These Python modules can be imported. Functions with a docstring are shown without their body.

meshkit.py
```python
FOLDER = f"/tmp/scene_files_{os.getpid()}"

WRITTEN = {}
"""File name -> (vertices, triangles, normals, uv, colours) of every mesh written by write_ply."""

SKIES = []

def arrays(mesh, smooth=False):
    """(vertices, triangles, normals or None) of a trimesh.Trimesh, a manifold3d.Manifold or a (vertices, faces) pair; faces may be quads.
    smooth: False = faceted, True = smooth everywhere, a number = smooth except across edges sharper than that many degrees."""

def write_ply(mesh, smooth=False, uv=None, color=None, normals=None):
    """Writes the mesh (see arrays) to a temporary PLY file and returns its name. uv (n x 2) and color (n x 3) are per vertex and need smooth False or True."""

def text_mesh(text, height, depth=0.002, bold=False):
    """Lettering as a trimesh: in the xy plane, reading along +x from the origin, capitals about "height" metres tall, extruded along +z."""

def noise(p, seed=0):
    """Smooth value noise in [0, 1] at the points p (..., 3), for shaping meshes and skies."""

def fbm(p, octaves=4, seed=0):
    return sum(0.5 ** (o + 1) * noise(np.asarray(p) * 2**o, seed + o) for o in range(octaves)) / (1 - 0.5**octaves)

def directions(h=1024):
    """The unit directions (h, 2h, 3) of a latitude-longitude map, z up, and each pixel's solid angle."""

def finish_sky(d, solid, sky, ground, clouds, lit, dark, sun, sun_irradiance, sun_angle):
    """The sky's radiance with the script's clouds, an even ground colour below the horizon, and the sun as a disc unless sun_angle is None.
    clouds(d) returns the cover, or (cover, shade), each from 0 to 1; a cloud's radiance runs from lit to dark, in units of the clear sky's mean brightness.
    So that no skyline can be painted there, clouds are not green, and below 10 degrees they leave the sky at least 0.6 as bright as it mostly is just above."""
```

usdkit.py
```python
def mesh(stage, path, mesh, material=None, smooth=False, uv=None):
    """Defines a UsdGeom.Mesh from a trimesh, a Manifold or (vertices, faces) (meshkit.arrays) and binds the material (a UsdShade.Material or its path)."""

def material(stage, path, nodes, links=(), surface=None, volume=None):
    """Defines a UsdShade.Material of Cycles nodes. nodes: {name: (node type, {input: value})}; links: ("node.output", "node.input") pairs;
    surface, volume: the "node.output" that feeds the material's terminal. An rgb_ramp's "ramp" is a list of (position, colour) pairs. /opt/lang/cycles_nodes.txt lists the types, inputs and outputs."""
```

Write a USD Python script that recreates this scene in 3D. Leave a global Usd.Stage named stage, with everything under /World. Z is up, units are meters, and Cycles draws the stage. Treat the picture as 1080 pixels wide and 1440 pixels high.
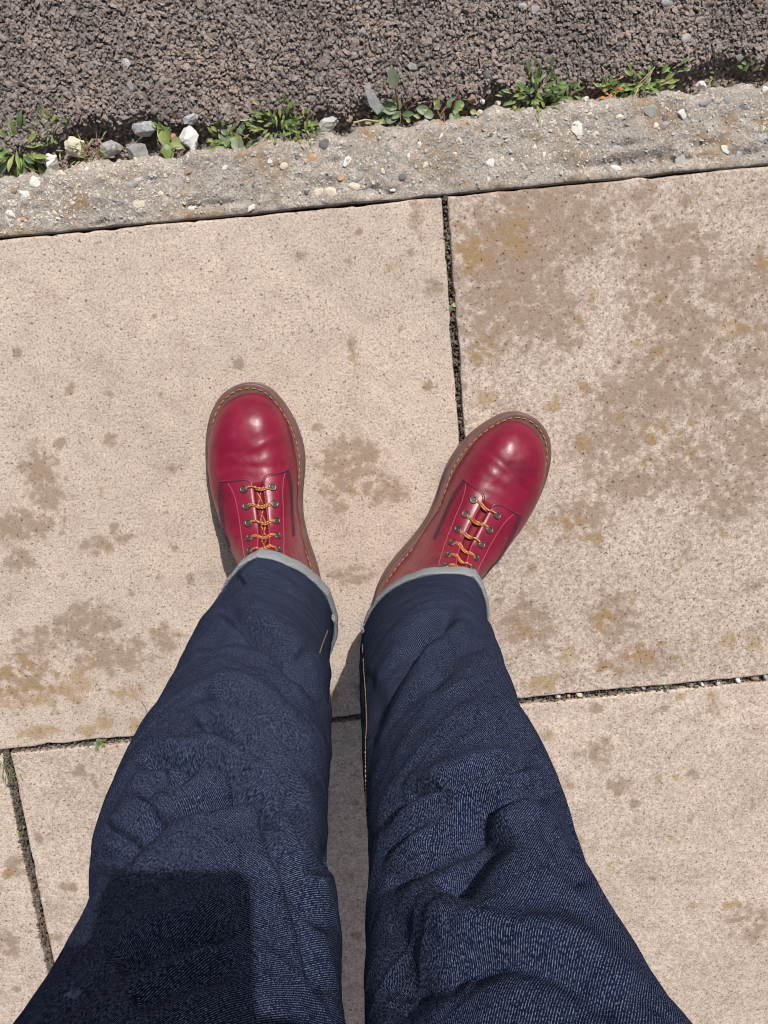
import math
import numpy as np
import trimesh
import manifold3d as mf
import usdkit
from meshkit import noise, fbm
from pxr import Gf, Sdf, Usd, UsdGeom, UsdLux, UsdShade, Vt

# ------------------------------------------------------------------ stage, camera, sky, sun, exposure
stage = Usd.Stage.CreateInMemory()
UsdGeom.SetStageUpAxis(stage, UsdGeom.Tokens.z)
UsdGeom.SetStageMetersPerUnit(stage, 1.0)
UsdGeom.Xform.Define(stage, '/World')
UsdGeom.Scope.Define(stage, '/World/Looks')

CAM_H, FPX = 0.9926, 1200.0
TILT, ROLL, YAW = -0.2173, -0.108, 0.013
EXPOSURE = 0.03
SUN_AZ, SUN_EL = math.radians(19.5), math.radians(52)      # azimuth clockwise from +y
SUN_I, SKY_I, AEROSOL = 1.0, 0.068, 5.0

def rx(a): c, s = math.cos(a), math.sin(a); return np.array([[1, 0, 0], [0, c, -s], [0, s, c]])
def rz(a): c, s = math.cos(a), math.sin(a); return np.array([[c, -s, 0], [s, c, 0], [0, 0, 1]])
CAM_R = rz(YAW) @ rx(TILT) @ rz(ROLL)
CAM_P = np.array([0, 0, CAM_H])

cam = UsdGeom.Camera.Define(stage, '/World/camera')
M = np.eye(4); M[:3, :3] = CAM_R.T; M[3, :3] = CAM_P
cam.AddTransformOp().Set(Gf.Matrix4d(*M.ravel().tolist()))
cam.CreateHorizontalApertureAttr(36.0); cam.CreateVerticalApertureAttr(48.0)
cam.CreateFocalLengthAttr(FPX / 1080 * 36); cam.CreateClippingRangeAttr(Gf.Vec2f(0.02, 2000))
cam.CreateExposureAttr(EXPOSURE)

sky_mat = usdkit.material(stage, '/World/Looks/sky_light', {
    's': ('sky_texture', {'sky_type': 'single_scattering', 'sun_disc': False, 'sun_elevation': SUN_EL, 'sun_rotation': SUN_AZ, 'aerosol_density': AEROSOL}),
    'b': ('background_shader', {'strength': SKY_I})}, [('s.color', 'b.color')], surface='b.background')
dome = UsdLux.DomeLight.Define(stage, '/World/sky')
UsdShade.MaterialBindingAPI.Apply(dome.GetPrim()).Bind(sky_mat)
dome.GetPrim().SetCustomDataByKey('kind', 'structure')
sun = UsdLux.DistantLight.Define(stage, '/World/sun')
sun.CreateIntensityAttr(SUN_I); sun.CreateAngleAttr(0.55); sun.CreateNormalizeAttr(True)
sun.CreateColorAttr(Gf.Vec3f(1.0, 0.965, 0.91))
SUN = np.array([math.cos(SUN_EL) * math.sin(SUN_AZ), math.cos(SUN_EL) * math.cos(SUN_AZ), math.sin(SUN_EL)])
zc = SUN; xc = np.cross([0, 0, 1.0], zc); xc /= np.linalg.norm(xc); yc = np.cross(zc, xc)
M = np.eye(4); M[0, :3], M[1, :3], M[2, :3] = xc, yc, zc
sun.AddTransformOp().Set(Gf.Matrix4d(*M.ravel().tolist()))

# ------------------------------------------------------------------ helpers
rng = np.random.default_rng(7)
used = {}

def numbered(parent, name):
    k = (parent, name); n = used.get(k, -1) + 1; used[k] = n
    return f'{parent}/{name}' + (f'_{n:03d}' if n else '')

def tag(p, label=None, cat=None, group=None, kind=None):
    p = p.GetPrim() if hasattr(p, 'GetPrim') else p
    for k, v in (('label', label), ('category', cat), ('group', group), ('kind', kind)):
        if v: p.SetCustomDataByKey(k, v)
    return p

def path_of(parent):
    return '/World' if parent is None else (parent if isinstance(parent, str) else str(parent.GetPath()))

def obj(name, mesh, mat, parent=None, smooth=35, uv=None):
    return usdkit.mesh(stage, numbered(path_of(parent), name), mesh, mat, smooth=smooth, uv=uv).GetPrim()

def group(name, parent=None, loc=None):
    x = UsdGeom.Xform.Define(stage, numbered(path_of(parent), name))
    if loc is not None: x.AddTranslateOp().Set(Gf.Vec3d(*map(float, loc)))
    return x.GetPrim()

def primvar(prim, name, vals):
    UsdGeom.PrimvarsAPI(prim).CreatePrimvar(name, Sdf.ValueTypeNames.FloatArray, 'vertex').Set(Vt.FloatArray.FromNumpy(np.asarray(vals, np.float32)))

def ray(px, py):
    return CAM_R @ np.array([(px - 540) / FPX, -(py - 720) / FPX, -1.0])

def at(px, py, z=0.0):                                   # photograph pixel -> point at height z
    d = ray(px, py); return CAM_P + d * ((z - CAM_H) / d[2])

def pix(P):                                              # points -> photograph pixels (design aid for tracing)
    q = (np.asarray(P) - CAM_P) @ CAM_R
    return np.stack([540 + FPX * q[..., 0] / -q[..., 2], 720 - FPX * q[..., 1] / -q[..., 2]], -1)

def grid_faces(n, m, wrap=False, flip=False):
    i, j = np.meshgrid(np.arange(n - 1), np.arange(m if wrap else m - 1), indexing='ij')
    k = (j + 1) % m
    f = np.stack([i * m + j, i * m + k, (i + 1) * m + k, (i + 1) * m + j], -1).reshape(-1, 4)
    return f[:, ::-1] if flip else f

def tris(f): return np.vstack([f[:, [0, 1, 2]], f[:, [0, 2, 3]]])
def cat(ms): return trimesh.util.concatenate(ms)
def tm(v, f): return trimesh.Trimesh(v, tris(f) if f.shape[1] == 4 else f, process=False)

def tube(pts, r, sides=8, caps=True):
    p = np.asarray(pts, float); t = np.gradient(p, axis=0); t /= np.linalg.norm(t, axis=1, keepdims=True) + 1e-12
    ref = np.array([0.31, 0.2, 0.93])
    a = np.cross(t, ref); a /= np.linalg.norm(a, axis=1, keepdims=True) + 1e-9; b = np.cross(t, a)
    an = np.arange(sides) * 2 * np.pi / sides
    r = np.broadcast_to(r, (len(p),))[:, None, None]
    v = (p[:, None] + r * (np.cos(an)[None, :, None] * a[:, None] + np.sin(an)[None, :, None] * b[:, None])).reshape(-1, 3)
    f = tris(grid_faces(len(p), sides, wrap=True, flip=True))
    if caps:
        n = len(v); v = np.vstack([v, p[0], p[-1]])
        j = np.arange(sides); k = (j + 1) % sides; e = (len(p) - 1) * sides
        f = np.vstack([f, np.stack([np.full(sides, n), j, k], 1), np.stack([np.full(sides, n + 1), e + k, e + j], 1)])
    return trimesh.Trimesh(v, f, process=False)

def seg_dist(P, line):
    """Distance of 2-D points to a polyline, and the position along it from 0 to 1."""
    L = np.asarray(line, float); best = np.full(len(P), 1e9); where = np.zeros(len(P))
    cum = np.r_[0, np.cumsum(np.linalg.norm(np.diff(L, axis=0), axis=1))]
    for a, b, c in zip(L[:-1], L[1:], cum):
        d = b - a; l = np.linalg.norm(d)
        t = np.clip(((P - a) @ d) / l ** 2, 0, 1); q = np.linalg.norm(P - a - t[:, None] * d, axis=1)
        m = q < best; best[m] = q[m]; where[m] = (c + t[m] * l) / cum[-1]
    return best, where

# ------------------------------------------------------------------ materials
def mat(name, nodes, links, surface='p.BSDF'):
    return usdkit.material(stage, '/World/Looks/' + name, nodes, links, surface=surface)

def ramp(*s): return {'ramp': list(s)}

def plain(name, col, rough=0.5, **kw):
    return mat(name, {'p': ('principled_bsdf', {'base_color': col, 'roughness': rough, **kw})}, [])

def mottled(name, cols, scale, rough=0.7, bump=0.0, detail=4, **kw):
    n = {'g': ('geometry', {}), 'n': ('noise_texture', {'scale': scale, 'detail': detail, 'roughness': 0.6}),
         'r': ('rgb_ramp', ramp(*[(0.3 + 0.4 * i / (len(cols) - 1), c) for i, c in enumerate(cols)])),
         'p': ('principled_bsdf', {'roughness': rough, **kw}),
         'b': ('bump', {'strength': bump, 'distance': 0.001})}
    l = [('g.position', 'n.vector'), ('n.fac', 'r.fac'), ('r.color', 'p.base_color')]
    if bump: l += [('n.fac', 'b.height'), ('b.normal', 'p.normal')]
    return mat(name, n, l)

# paving slab: pinkish buff concrete, fine sandy grain, dark pits, brown and ochre lichen stains where the slab carries them
def slab_material(name, tint, worn):
    n = {'g': ('geometry', {}),
         'sa': ('attribute', {'attribute': 'stain'}), 'oc': ('attribute', {'attribute': 'ochre'}),
         'fine': ('noise_texture', {'scale': 430, 'detail': 3, 'roughness': 0.65}),
         'mid': ('noise_texture', {'scale': 26, 'detail': 6, 'roughness': 0.66}),
         'big': ('noise_texture', {'scale': 5, 'detail': 4, 'roughness': 0.55}),
         'pv': ('noise_texture', {'scale': 265, 'detail': 2, 'roughness': 0.5}),
         'net': ('noise_texture', {'scale': 170, 'detail': 3, 'roughness': 0.65, 'distortion': 0.5}),
         'stn': ('noise_texture', {'scale': 78, 'detail': 6, 'roughness': 0.68, 'distortion': 0.15}),
         'blotch': ('voronoi_texture', {'scale': 62, 'randomness': 1.0, 'feature': 'f1'}), 'bd': ('math', {'math_type': 'multiply_add', 'value2': -0.22, 'value3': -0.18}), 'stc': ('math', {'math_type': 'multiply', 'value2': 1.6}), 'st2': ('math', {'math_type': 'add'}),
         'bn': ('noise_texture', {'scale': 150, 'detail': 3}),
         'r_big': ('rgb_ramp', ramp((0.35, tuple(c * 0.93 for c in tint)), (0.5, tint), (0.68, tuple(c * 1.07 for c in tint)))),
         'r_mid': ('rgb_ramp', ramp((0.32, (0.84, 0.81, 0.80)), (0.5, (1, 1, 1)), (0.68, (1.07, 1.06, 1.05)))),
         'm1': ('mix', {'mix_type': 'multiply', 'fac': 1.0}),
         'r_fine': ('rgb_ramp', ramp((0.30, (0.50, 0.47, 0.46)), (0.45, (0.93, 0.925, 0.92)), (0.56, (1.06, 1.06, 1.06)), (0.7, (1.26, 1.26, 1.25)))),
         'm2': ('mix', {'mix_type': 'multiply', 'fac': 1.0}),
         'r_pit': ('rgb_ramp', ramp((0.285, (0.22, 0.19, 0.17)), (0.34, (0.72, 0.68, 0.65)), (0.39, (1, 1, 1)))),
         'm3': ('mix', {'mix_type': 'multiply', 'fac': 0.85}),
         # worn light net on older slabs
         'r_net': ('rgb_ramp', ramp((0.40, (0.74, 0.71, 0.70)), (0.50, (0.97, 0.97, 0.97)), (0.60, (1.20, 1.22, 1.22)))),
         'm4': ('mix', {'mix_type': 'multiply', 'fac': worn}),
         # stains
         'ad': ('math', {'math_type': 'add'}), 'sm': ('map_range', {'range_type': 'smoothstep', 'from_min': 0.93, 'from_max': 1.24, 'to_min': 0, 'to_max': 1, 'clamp': True}),
         'fst': ('math', {'math_type': 'multiply_add', 'value2': 0.34}), 'smul': ('math', {'math_type': 'multiply', 'value2': 0.76}),
         'm5': ('mix', {'mix_type': 'mix', 'color2': (0.258, 0.182, 0.128)}),
         'ad2': ('math', {'math_type': 'add'}), 'sm2': ('map_range', {'range_type': 'smoothstep', 'from_min': 0.99, 'from_max': 1.30, 'to_min': 0, 'to_max': 1, 'clamp': True}),
         'omul': ('math', {'math_type': 'multiply', 'value2': 0.62}),
         'm6': ('mix', {'mix_type': 'mix', 'color2': (0.300, 0.195, 0.080)}),
         # grain shows through stains
         'm7': ('mix', {'mix_type': 'multiply', 'fac': 0.55}),
         'p': ('principled_bsdf', {'roughness': 0.88, 'specular_ior_level': 0.25}),
         'hs': ('math', {'math_type': 'multiply_add', 'value2': 0.6}), 
         'b': ('bump', {'strength': 0.55, 'distance': 0.0011})}
    l = [('g.position', k + '.vector') for k in ('fine', 'mid', 'big', 'pv', 'net', 'stn', 'bn')]
    l += [('big.fac', 'r_big.fac'), ('mid.fac', 'r_mid.fac'), ('r_big.color', 'm1.color1'), ('r_mid.color', 'm1.color2'),
          ('fine.fac', 'r_fine.fac'), ('m1.color', 'm2.color1'), ('r_fine.color', 'm2.color2'),
          ('net.fac', 'r_net.fac'), ('m2.color', 'm4.color1'), ('r_net.color', 'm4.color2'),
          ('sa.fac', 'ad.value1'), ('stn.fac', 'ad.value2'), ('ad.value', 'sm.value'), ('sm.result', 'smul.value1'), ('smul.value', 'm5.fac'), ('m4.color', 'm5.color1'),
          ('oc.fac', 'ad2.value1'), ('stn.fac', 'ad2.value2'), ('ad2.value', 'sm2.value'), ('sm2.result', 'omul.value1'), ('omul.value', 'm6.fac'), ('m5.color', 'm6.color1'),
          ('pv.fac', 'r_pit.fac'), ('m6.color', 'm3.color1'), ('r_pit.color', 'm3.color2'),
          ('m3.color', 'p.base_color'),
          ('pv.fac', 'hs.value1'), ('fine.fac', 'hs.value3'), ('hs.value', 'b.height'), ('b.normal', 'p.normal')]
    del n['m7']; l = [(a if a != 'stn.fac' else 'st2.value', b) for a, b in l] + [('g.position', 'blotch.vector'), ('blotch.distance', 'bd.value1'), ('bd.value', 'st2.value1'), ('stn.fac', 'stc.value1'), ('stc.value', 'st2.value2')]; l = [(a if a != 'st2.value' else 'fst.value', b) for a, b in l] + [('fine.fac', 'fst.value1'), ('st2.value', 'fst.value3')]
    return mat(name, n, l)

SLAB_A = slab_material('slab_smooth', (0.508, 0.420, 0.356), 0.25)
SLAB_B = slab_material('slab_worn', (0.475, 0.392, 0.335), 0.72)
SLAB_C = slab_material('slab_buff', (0.503, 0.415, 0.352), 0.55)

KERB = mat('kerb_concrete', {
    'g': ('geometry', {}), 'n1': ('noise_texture', {'scale': 430, 'detail': 4, 'roughness': 0.7}), 'n2': ('noise_texture', {'scale': 22, 'detail': 5, 'roughness': 0.6}),
    'n3': ('noise_texture', {'scale': 14, 'detail': 5, 'roughness': 0.65}),
    'r1': ('rgb_ramp', ramp((0.3, (0.14, 0.115, 0.09)), (0.44, (0.315, 0.278, 0.242)), (0.58, (0.425, 0.388, 0.35)), (0.72, (0.66, 0.63, 0.59)))),
    'r2': ('rgb_ramp', ramp((0.35, (0.80, 0.78, 0.76)), (0.6, (1.1, 1.08, 1.06)))),
    'r3': ('rgb_ramp', ramp((0.50, (0, 0, 0)), (0.64, (0.8, 0.8, 0.8)))),
    'm': ('mix', {'mix_type': 'multiply', 'fac': 1.0}), 'm2': ('mix', {'color2': (0.27, 0.175, 0.09)}),
    'p': ('principled_bsdf', {'roughness': 0.9, 'specular_ior_level': 0.25}), 'b': ('bump', {'strength': 0.7, 'distance': 0.0016})},
    [('g.position', 'n1.vector'), ('g.position', 'n2.vector'), ('g.position', 'n3.vector'), ('n1.fac', 'r1.fac'), ('n2.fac', 'r2.fac'), ('n3.fac', 'r3.fac'), ('r1.color', 'm.color1'), ('r2.color', 'm.color2'),
     ('m.color', 'm2.color1'), ('r3.color', 'm2.fac'), ('m2.color', 'p.base_color'), ('n1.fac', 'b.height'), ('b.normal', 'p.normal')])

def stony(name, cols, rough=0.75, bump=0.5):             # a heap of little stones, each with its own tone
    n = len(cols)
    return mat(name, {
        'g': ('geometry', {}), 'n': ('noise_texture', {'scale': 700, 'detail': 3}), 'big': ('noise_texture', {'scale': 9, 'detail': 4}),
        'r': ('rgb_ramp', {'ramp': [(i / n, c) for i, c in enumerate(cols)], 'interpolate': False}),
        'r2': ('rgb_ramp', ramp((0.3, (0.66, 0.66, 0.66)), (0.7, (1.3, 1.3, 1.3)))),
        'r3': ('rgb_ramp', ramp((0.34, (0.66, 0.67, 0.70)), (0.5, (0.92, 0.93, 0.95)), (0.60, (1.08, 1.06, 1.05)), (0.72, (1.22, 1.06, 0.92)))),
        'm': ('mix', {'mix_type': 'multiply', 'fac': 1.0}), 'm2': ('mix', {'mix_type': 'multiply', 'fac': 1.0}),
        'p': ('principled_bsdf', {'roughness': rough}), 'b': ('bump', {'strength': bump, 'distance': 0.0006})},
        [('g.position', 'n.vector'), ('g.position', 'big.vector'), ('g.random_per_island', 'r.fac'), ('n.fac', 'r2.fac'), ('big.fac', 'r3.fac'), ('r.color', 'm.color1'), ('r2.color', 'm.color2'),
         ('m.color', 'm2.color1'), ('r3.color', 'm2.color2'), ('m2.color', 'p.base_color'), ('n.fac', 'b.height'), ('b.normal', 'p.normal')])

CHIPS = stony('road_chippings', [(0.270, 0.218, 0.189), (0.378, 0.307, 0.264), (0.215, 0.174, 0.151), (0.333, 0.259, 0.218), (0.450, 0.368, 0.316), (0.287, 0.225, 0.196), (0.180, 0.148, 0.131),
                                 (0.378, 0.282, 0.232), (0.306, 0.246, 0.218), (0.414, 0.307, 0.241), (0.252, 0.207, 0.183), (0.485, 0.404, 0.341), (0.405, 0.234, 0.131), (0.342, 0.274, 0.235), (0.720, 0.597, 0.493), (0.235, 0.191, 0.168)], rough=0.62)
GRAVEL = stony('kerb_gravel', [(0.52, 0.50, 0.46), (0.36, 0.33, 0.30), (0.62, 0.6, 0.56), (0.25, 0.235, 0.22), (0.45, 0.40, 0.34), (0.38, 0.30, 0.22), (0.56, 0.545, 0.51), (0.20, 0.19, 0.185), (0.42, 0.39, 0.36), (0.66, 0.64, 0.60)])
GRIT = stony('joint_grit', [(0.14, 0.115, 0.09), (0.24, 0.20, 0.16), (0.11, 0.09, 0.07), (0.36, 0.31, 0.26), (0.19, 0.155, 0.12), (0.09, 0.075, 0.06)])
ASPHALT = mottled('asphalt', [(0.08, 0.073, 0.070), (0.135, 0.123, 0.118), (0.20, 0.18, 0.172)], 160, 0.9, 0.8)
SOIL = mottled('soil', [(0.03, 0.025, 0.02), (0.06, 0.05, 0.04), (0.10, 0.085, 0.07)], 240, 0.95, 0.9)
EARTH = mottled('ground_earth', [(0.12, 0.11, 0.08), (0.16, 0.14, 0.11), (0.2, 0.18, 0.15)], 3, 0.95, 0.3)

def rock(name, a, b, bump=0.5): return mottled(name, [a, b], 130, 0.8, bump, 5)
PEB = [rock('pebble_white', (0.56, 0.54, 0.50), (0.74, 0.72, 0.68)), rock('pebble_grey', (0.20, 0.195, 0.19), (0.36, 0.35, 0.34)), rock('pebble_orange', (0.42, 0.22, 0.11), (0.58, 0.38, 0.24)),
       rock('pebble_cream', (0.56, 0.47, 0.35), (0.68, 0.60, 0.48)), rock('pebble_dark', (0.09, 0.09, 0.095), (0.17, 0.165, 0.165)), rock('pebble_brown', (0.24, 0.165, 0.11), (0.35, 0.26, 0.19)),
       rock('flint_grey', (0.28, 0.28, 0.285), (0.46, 0.455, 0.45))]
WHITE_STONE = rock('white_stone', (0.58, 0.57, 0.55), (0.76, 0.75, 0.73), 0.8)
SHARD = mat('clear_shard', {'t': ('principled_bsdf', {'base_color': (0.8, 0.82, 0.82), 'roughness': 0.12, 'transmission_weight': 0.75, 'ior': 1.45})}, [], 't.BSDF')

def leaf(name, c, c2):
    return mat(name, {'g': ('geometry', {}), 'n': ('noise_texture', {'scale': 90, 'detail': 3}), 'r': ('rgb_ramp', ramp((0.3, c), (0.7, c2))),
                      'p': ('principled_bsdf', {'roughness': 0.45}), 't': ('translucent_bsdf', {}), 'hs': ('hsv', {'value': 1.5, 'saturation': 1.15}), 'm': ('mix_closure', {'fac': 0.3})},
               [('g.position', 'n.vector'), ('n.fac', 'r.fac'), ('r.color', 'p.base_color'), ('r.color', 'hs.color'), ('hs.color', 't.color'), ('p.BSDF', 'm.closure1'), ('t.BSDF', 'm.closure2')], 'm.closure')
LEAF = [leaf('leaf_green', (0.138, 0.219, 0.065), (0.254, 0.357, 0.115)), leaf('leaf_dark', (0.086, 0.145, 0.057), (0.157, 0.230, 0.099)), leaf('leaf_yellow', (0.266, 0.326, 0.099), (0.406, 0.435, 0.160)),
        leaf('leaf_red', (0.280, 0.097, 0.069), (0.462, 0.182, 0.103)), leaf('leaf_dry', (0.380, 0.291, 0.161), (0.592, 0.490, 0.291)), leaf('leaf_grey', (0.157, 0.208, 0.119), (0.240, 0.298, 0.181)), leaf('leaf_orange', (0.577, 0.239, 0.115), (0.650, 0.374, 0.172))]
STEM = leaf('stem_red', (0.253, 0.137, 0.099), (0.339, 0.208, 0.139)); STEMG = leaf('stem_green', (0.215, 0.259, 0.105), (0.305, 0.349, 0.160)); STEMD = leaf('stem_straw', (0.610, 0.493, 0.320), (0.687, 0.649, 0.437))

LEATHER = mat('cherry_leather', {
    'g': ('texture_coordinate', {}), 'n': ('noise_texture', {'scale': 22, 'detail': 4, 'roughness': 0.6}), 'f': ('noise_texture', {'scale': 420, 'detail': 3}), 's': ('noise_texture', {'scale': 90, 'detail': 5, 'roughness': 0.7}),
    'r': ('rgb_ramp', ramp((0.30, (0.125, 0.0035, 0.019)), (0.46, (0.190, 0.0055, 0.028)), (0.62, (0.220, 0.0075, 0.034)), (0.75, (0.25, 0.011, 0.041)))),
    'rr': ('rgb_ramp', ramp((0.35, (0.34, 0.34, 0.34)), (0.6, (0.46, 0.46, 0.46)), (0.72, (0.66, 0.66, 0.66)))),
    'p': ('principled_bsdf', {'coat_weight': 0.24, 'coat_roughness': 0.29, 'specular_ior_level': 0.30}), 'b': ('bump', {'strength': 0.10, 'distance': 0.0006}), 'b2': ('bump', {'strength': 0.16, 'distance': 0.004})},
    [('g.object', 'n.vector'), ('g.object', 'f.vector'), ('g.object', 's.vector'), ('n.fac', 'r.fac'), ('r.color', 'p.base_color'), ('s.fac', 'rr.fac'), ('rr.color', 'p.roughness'), ('f.fac', 'b.height'), ('n.fac', 'b2.height'), ('b2.normal', 'b.normal'), ('b.normal', 'p.normal'), ('b2.normal', 'p.coat_normal')])
SOLE = mat('air_sole', {'g': ('texture_coordinate', {}), 'n': ('noise_texture', {'scale': 60, 'detail': 4}), 'r': ('rgb_ramp', ramp((0.3, (0.115, 0.060, 0.055)), (0.7, (0.165, 0.088, 0.080)))),
                        'p': ('principled_bsdf', {'roughness': 0.5, 'specular_ior_level': 0.35}), 'b': ('bump', {'strength': 0.1, 'distance': 0.001})},
           [('g.object', 'n.vector'), ('n.fac', 'r.fac'), ('r.color', 'p.base_color'), ('n.fac', 'b.height'), ('b.normal', 'p.normal')])
TONGUE = plain('tongue_leather', (0.16, 0.008, 0.016), 0.6, specular_ior_level=0.2)
WELT_THREAD = plain('welt_thread', (0.40, 0.24, 0.06), 0.7)
DARK_THREAD = plain('dark_thread', (0.05, 0.012, 0.03), 0.6)
PALE_THREAD = plain('pale_thread', (0.46, 0.20, 0.20), 0.7)
GOLD_THREAD = plain('gold_thread', (0.36, 0.24, 0.11), 0.7)
WHITE_THREAD = plain('white_thread', (0.38, 0.40, 0.43), 0.8)
LACE = mat('orange_lace', {'g': ('texture_coordinate', {}), 'w': ('wave_texture', {'scale': 190, 'distortion': 1.5, 'bands_direction': 'diagonal', 'detail': 1}), 'r': ('rgb_ramp', ramp((0.2, (0.20, 0.05, 0.022)), (0.5, (0.45, 0.155, 0.045)), (0.9, (0.58, 0.27, 0.10)))),
                          'p': ('principled_bsdf', {'roughness': 0.65})}, [('g.object', 'w.vector'), ('w.fac', 'r.fac'), ('r.color', 'p.base_color')])
METAL = plain('eyelet_metal', (0.17, 0.115, 0.105), 0.34, metallic=0.85)
HOLE = plain('eyelet_hole', (0.05, 0.030, 0.026), 0.5)

def denim(name, warp, weft, pitch=0.0019, mixlo=0.55, mixhi=0.86, lay=(0.74, 0.67)):
    return mat(name, {
        'uv': ('texture_coordinate', {}),
        'd': ('vector_math', {'math_type': 'dot_product', 'vector2': (lay[0], lay[1], 0)}), 'e': ('vector_math', {'math_type': 'dot_product', 'vector2': (-lay[1], lay[0], 0)}),
        'wb': ('noise_texture', {'scale': 60, 'detail': 2}), 'wob': ('math', {'math_type': 'multiply_add', 'value2': 0.0004}),
        'ph': ('math', {'math_type': 'multiply', 'value2': 2 * math.pi / pitch}), 's': ('math', {'math_type': 'sine'}), 's01': ('math', {'math_type': 'multiply_add', 'value2': 0.5, 'value3': 0.5}),
        'cx': ('combine_xyz', {}), 'sc': ('vector_math', {'math_type': 'multiply', 'vector2': (2100, 900, 1)}), 'fl': ('noise_texture', {'scale': 1.0, 'detail': 1}),
        'slub': ('noise_texture', {'scale': 38, 'detail': 4, 'roughness': 0.65}),
        'speck': ('noise_texture', {'scale': 620, 'detail': 1}), 'spr': ('map_range', {'range_type': 'smoothstep', 'from_min': 0.67, 'from_max': 0.80, 'clamp': True}), 
        'q': ('math', {'math_type': 'multiply'}), 'k1': ('math', {'math_type': 'multiply_add', 'value2': 0.42}), 
        'q2': ('map_range', {'range_type': 'smoothstep', 'from_min': mixlo, 'from_max': mixhi, 'to_min': 0, 'to_max': 1, 'clamp': True}),
        'q3': ('math', {'math_type': 'maximum'}), 'sp6': ('math', {'math_type': 'multiply', 'value2': 0.85}),
        'q4': ('math', {'math_type': 'multiply', 'value2': 0.8}),
        'wr': ('rgb_ramp', ramp((0.3, tuple(c * 0.75 for c in warp)), (0.7, tuple(c * 1.35 for c in warp)))),
        'm': ('mix', {'color2': weft}), 'p': ('principled_bsdf', {'roughness': 1.0, 'specular_ior_level': 0.0}),
        'b': ('bump', {'strength': 0.25, 'distance': 0.0005})},
        [('uv.UV', 'd.vector1'), ('uv.UV', 'e.vector1'), ('uv.UV', 'wb.vector'), ('wb.fac', 'wob.value1'), ('d.value', 'wob.value3'), ('wob.value', 'ph.value1'), ('ph.value', 's.value1'), ('s.value', 's01.value1'),
         ('d.value', 'cx.x'), ('e.value', 'cx.y'), ('cx.vector', 'sc.vector1'), ('sc.vector', 'fl.vector'), ('uv.UV', 'slub.vector'), ('uv.UV', 'speck.vector'), ('speck.fac', 'spr.value'),
         ('fl.fac', 'q.value1'), ('slub.fac', 'q.value2'), ('s01.value', 'k1.value1'), ('fl.fac', 'k1.value3'), ('k1.value', 'q2.value'), ('spr.result', 'sp6.value1'), ('q2.result', 'q3.value1'), ('sp6.value', 'q3.value2'), ('q3.value', 'q4.value1'), ('q4.value', 'm.fac'),
         ('slub.fac', 'wr.fac'), ('wr.color', 'm.color1'), ('m.color', 'p.base_color'), ('s01.value', 'b.height'), ('b.normal', 'p.normal')])
DENIM = denim('dark_denim', (0.0062, 0.0115, 0.034), (0.20, 0.215, 0.285), 0.00092, 0.75, 1.10, (0.64, 0.77))
DENIM_R = denim('dark_denim_right', (0.0062, 0.0115, 0.034), (0.20, 0.215, 0.285), 0.00092, 0.75, 1.10, (0.86, 0.51))
DENIM_BACK = denim('denim_reverse', (0.10, 0.125, 0.15), (0.52, 0.53, 0.52), 0.0016, 0.50, 0.96)

# ------------------------------------------------------------------ ground
def heightgrid(x, y, z): return np.stack([x, y, z], -1).reshape(-1, 3)

X0, Y0 = 0.1021, 0.129                                   # joint between the upper slabs; edge of the paving
g = trimesh.creation.box([1200, 1200, 0.02]); g.apply_translation([0, 0, -0.16])
tag(obj('ground', g, EARTH), kind='structure')

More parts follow.
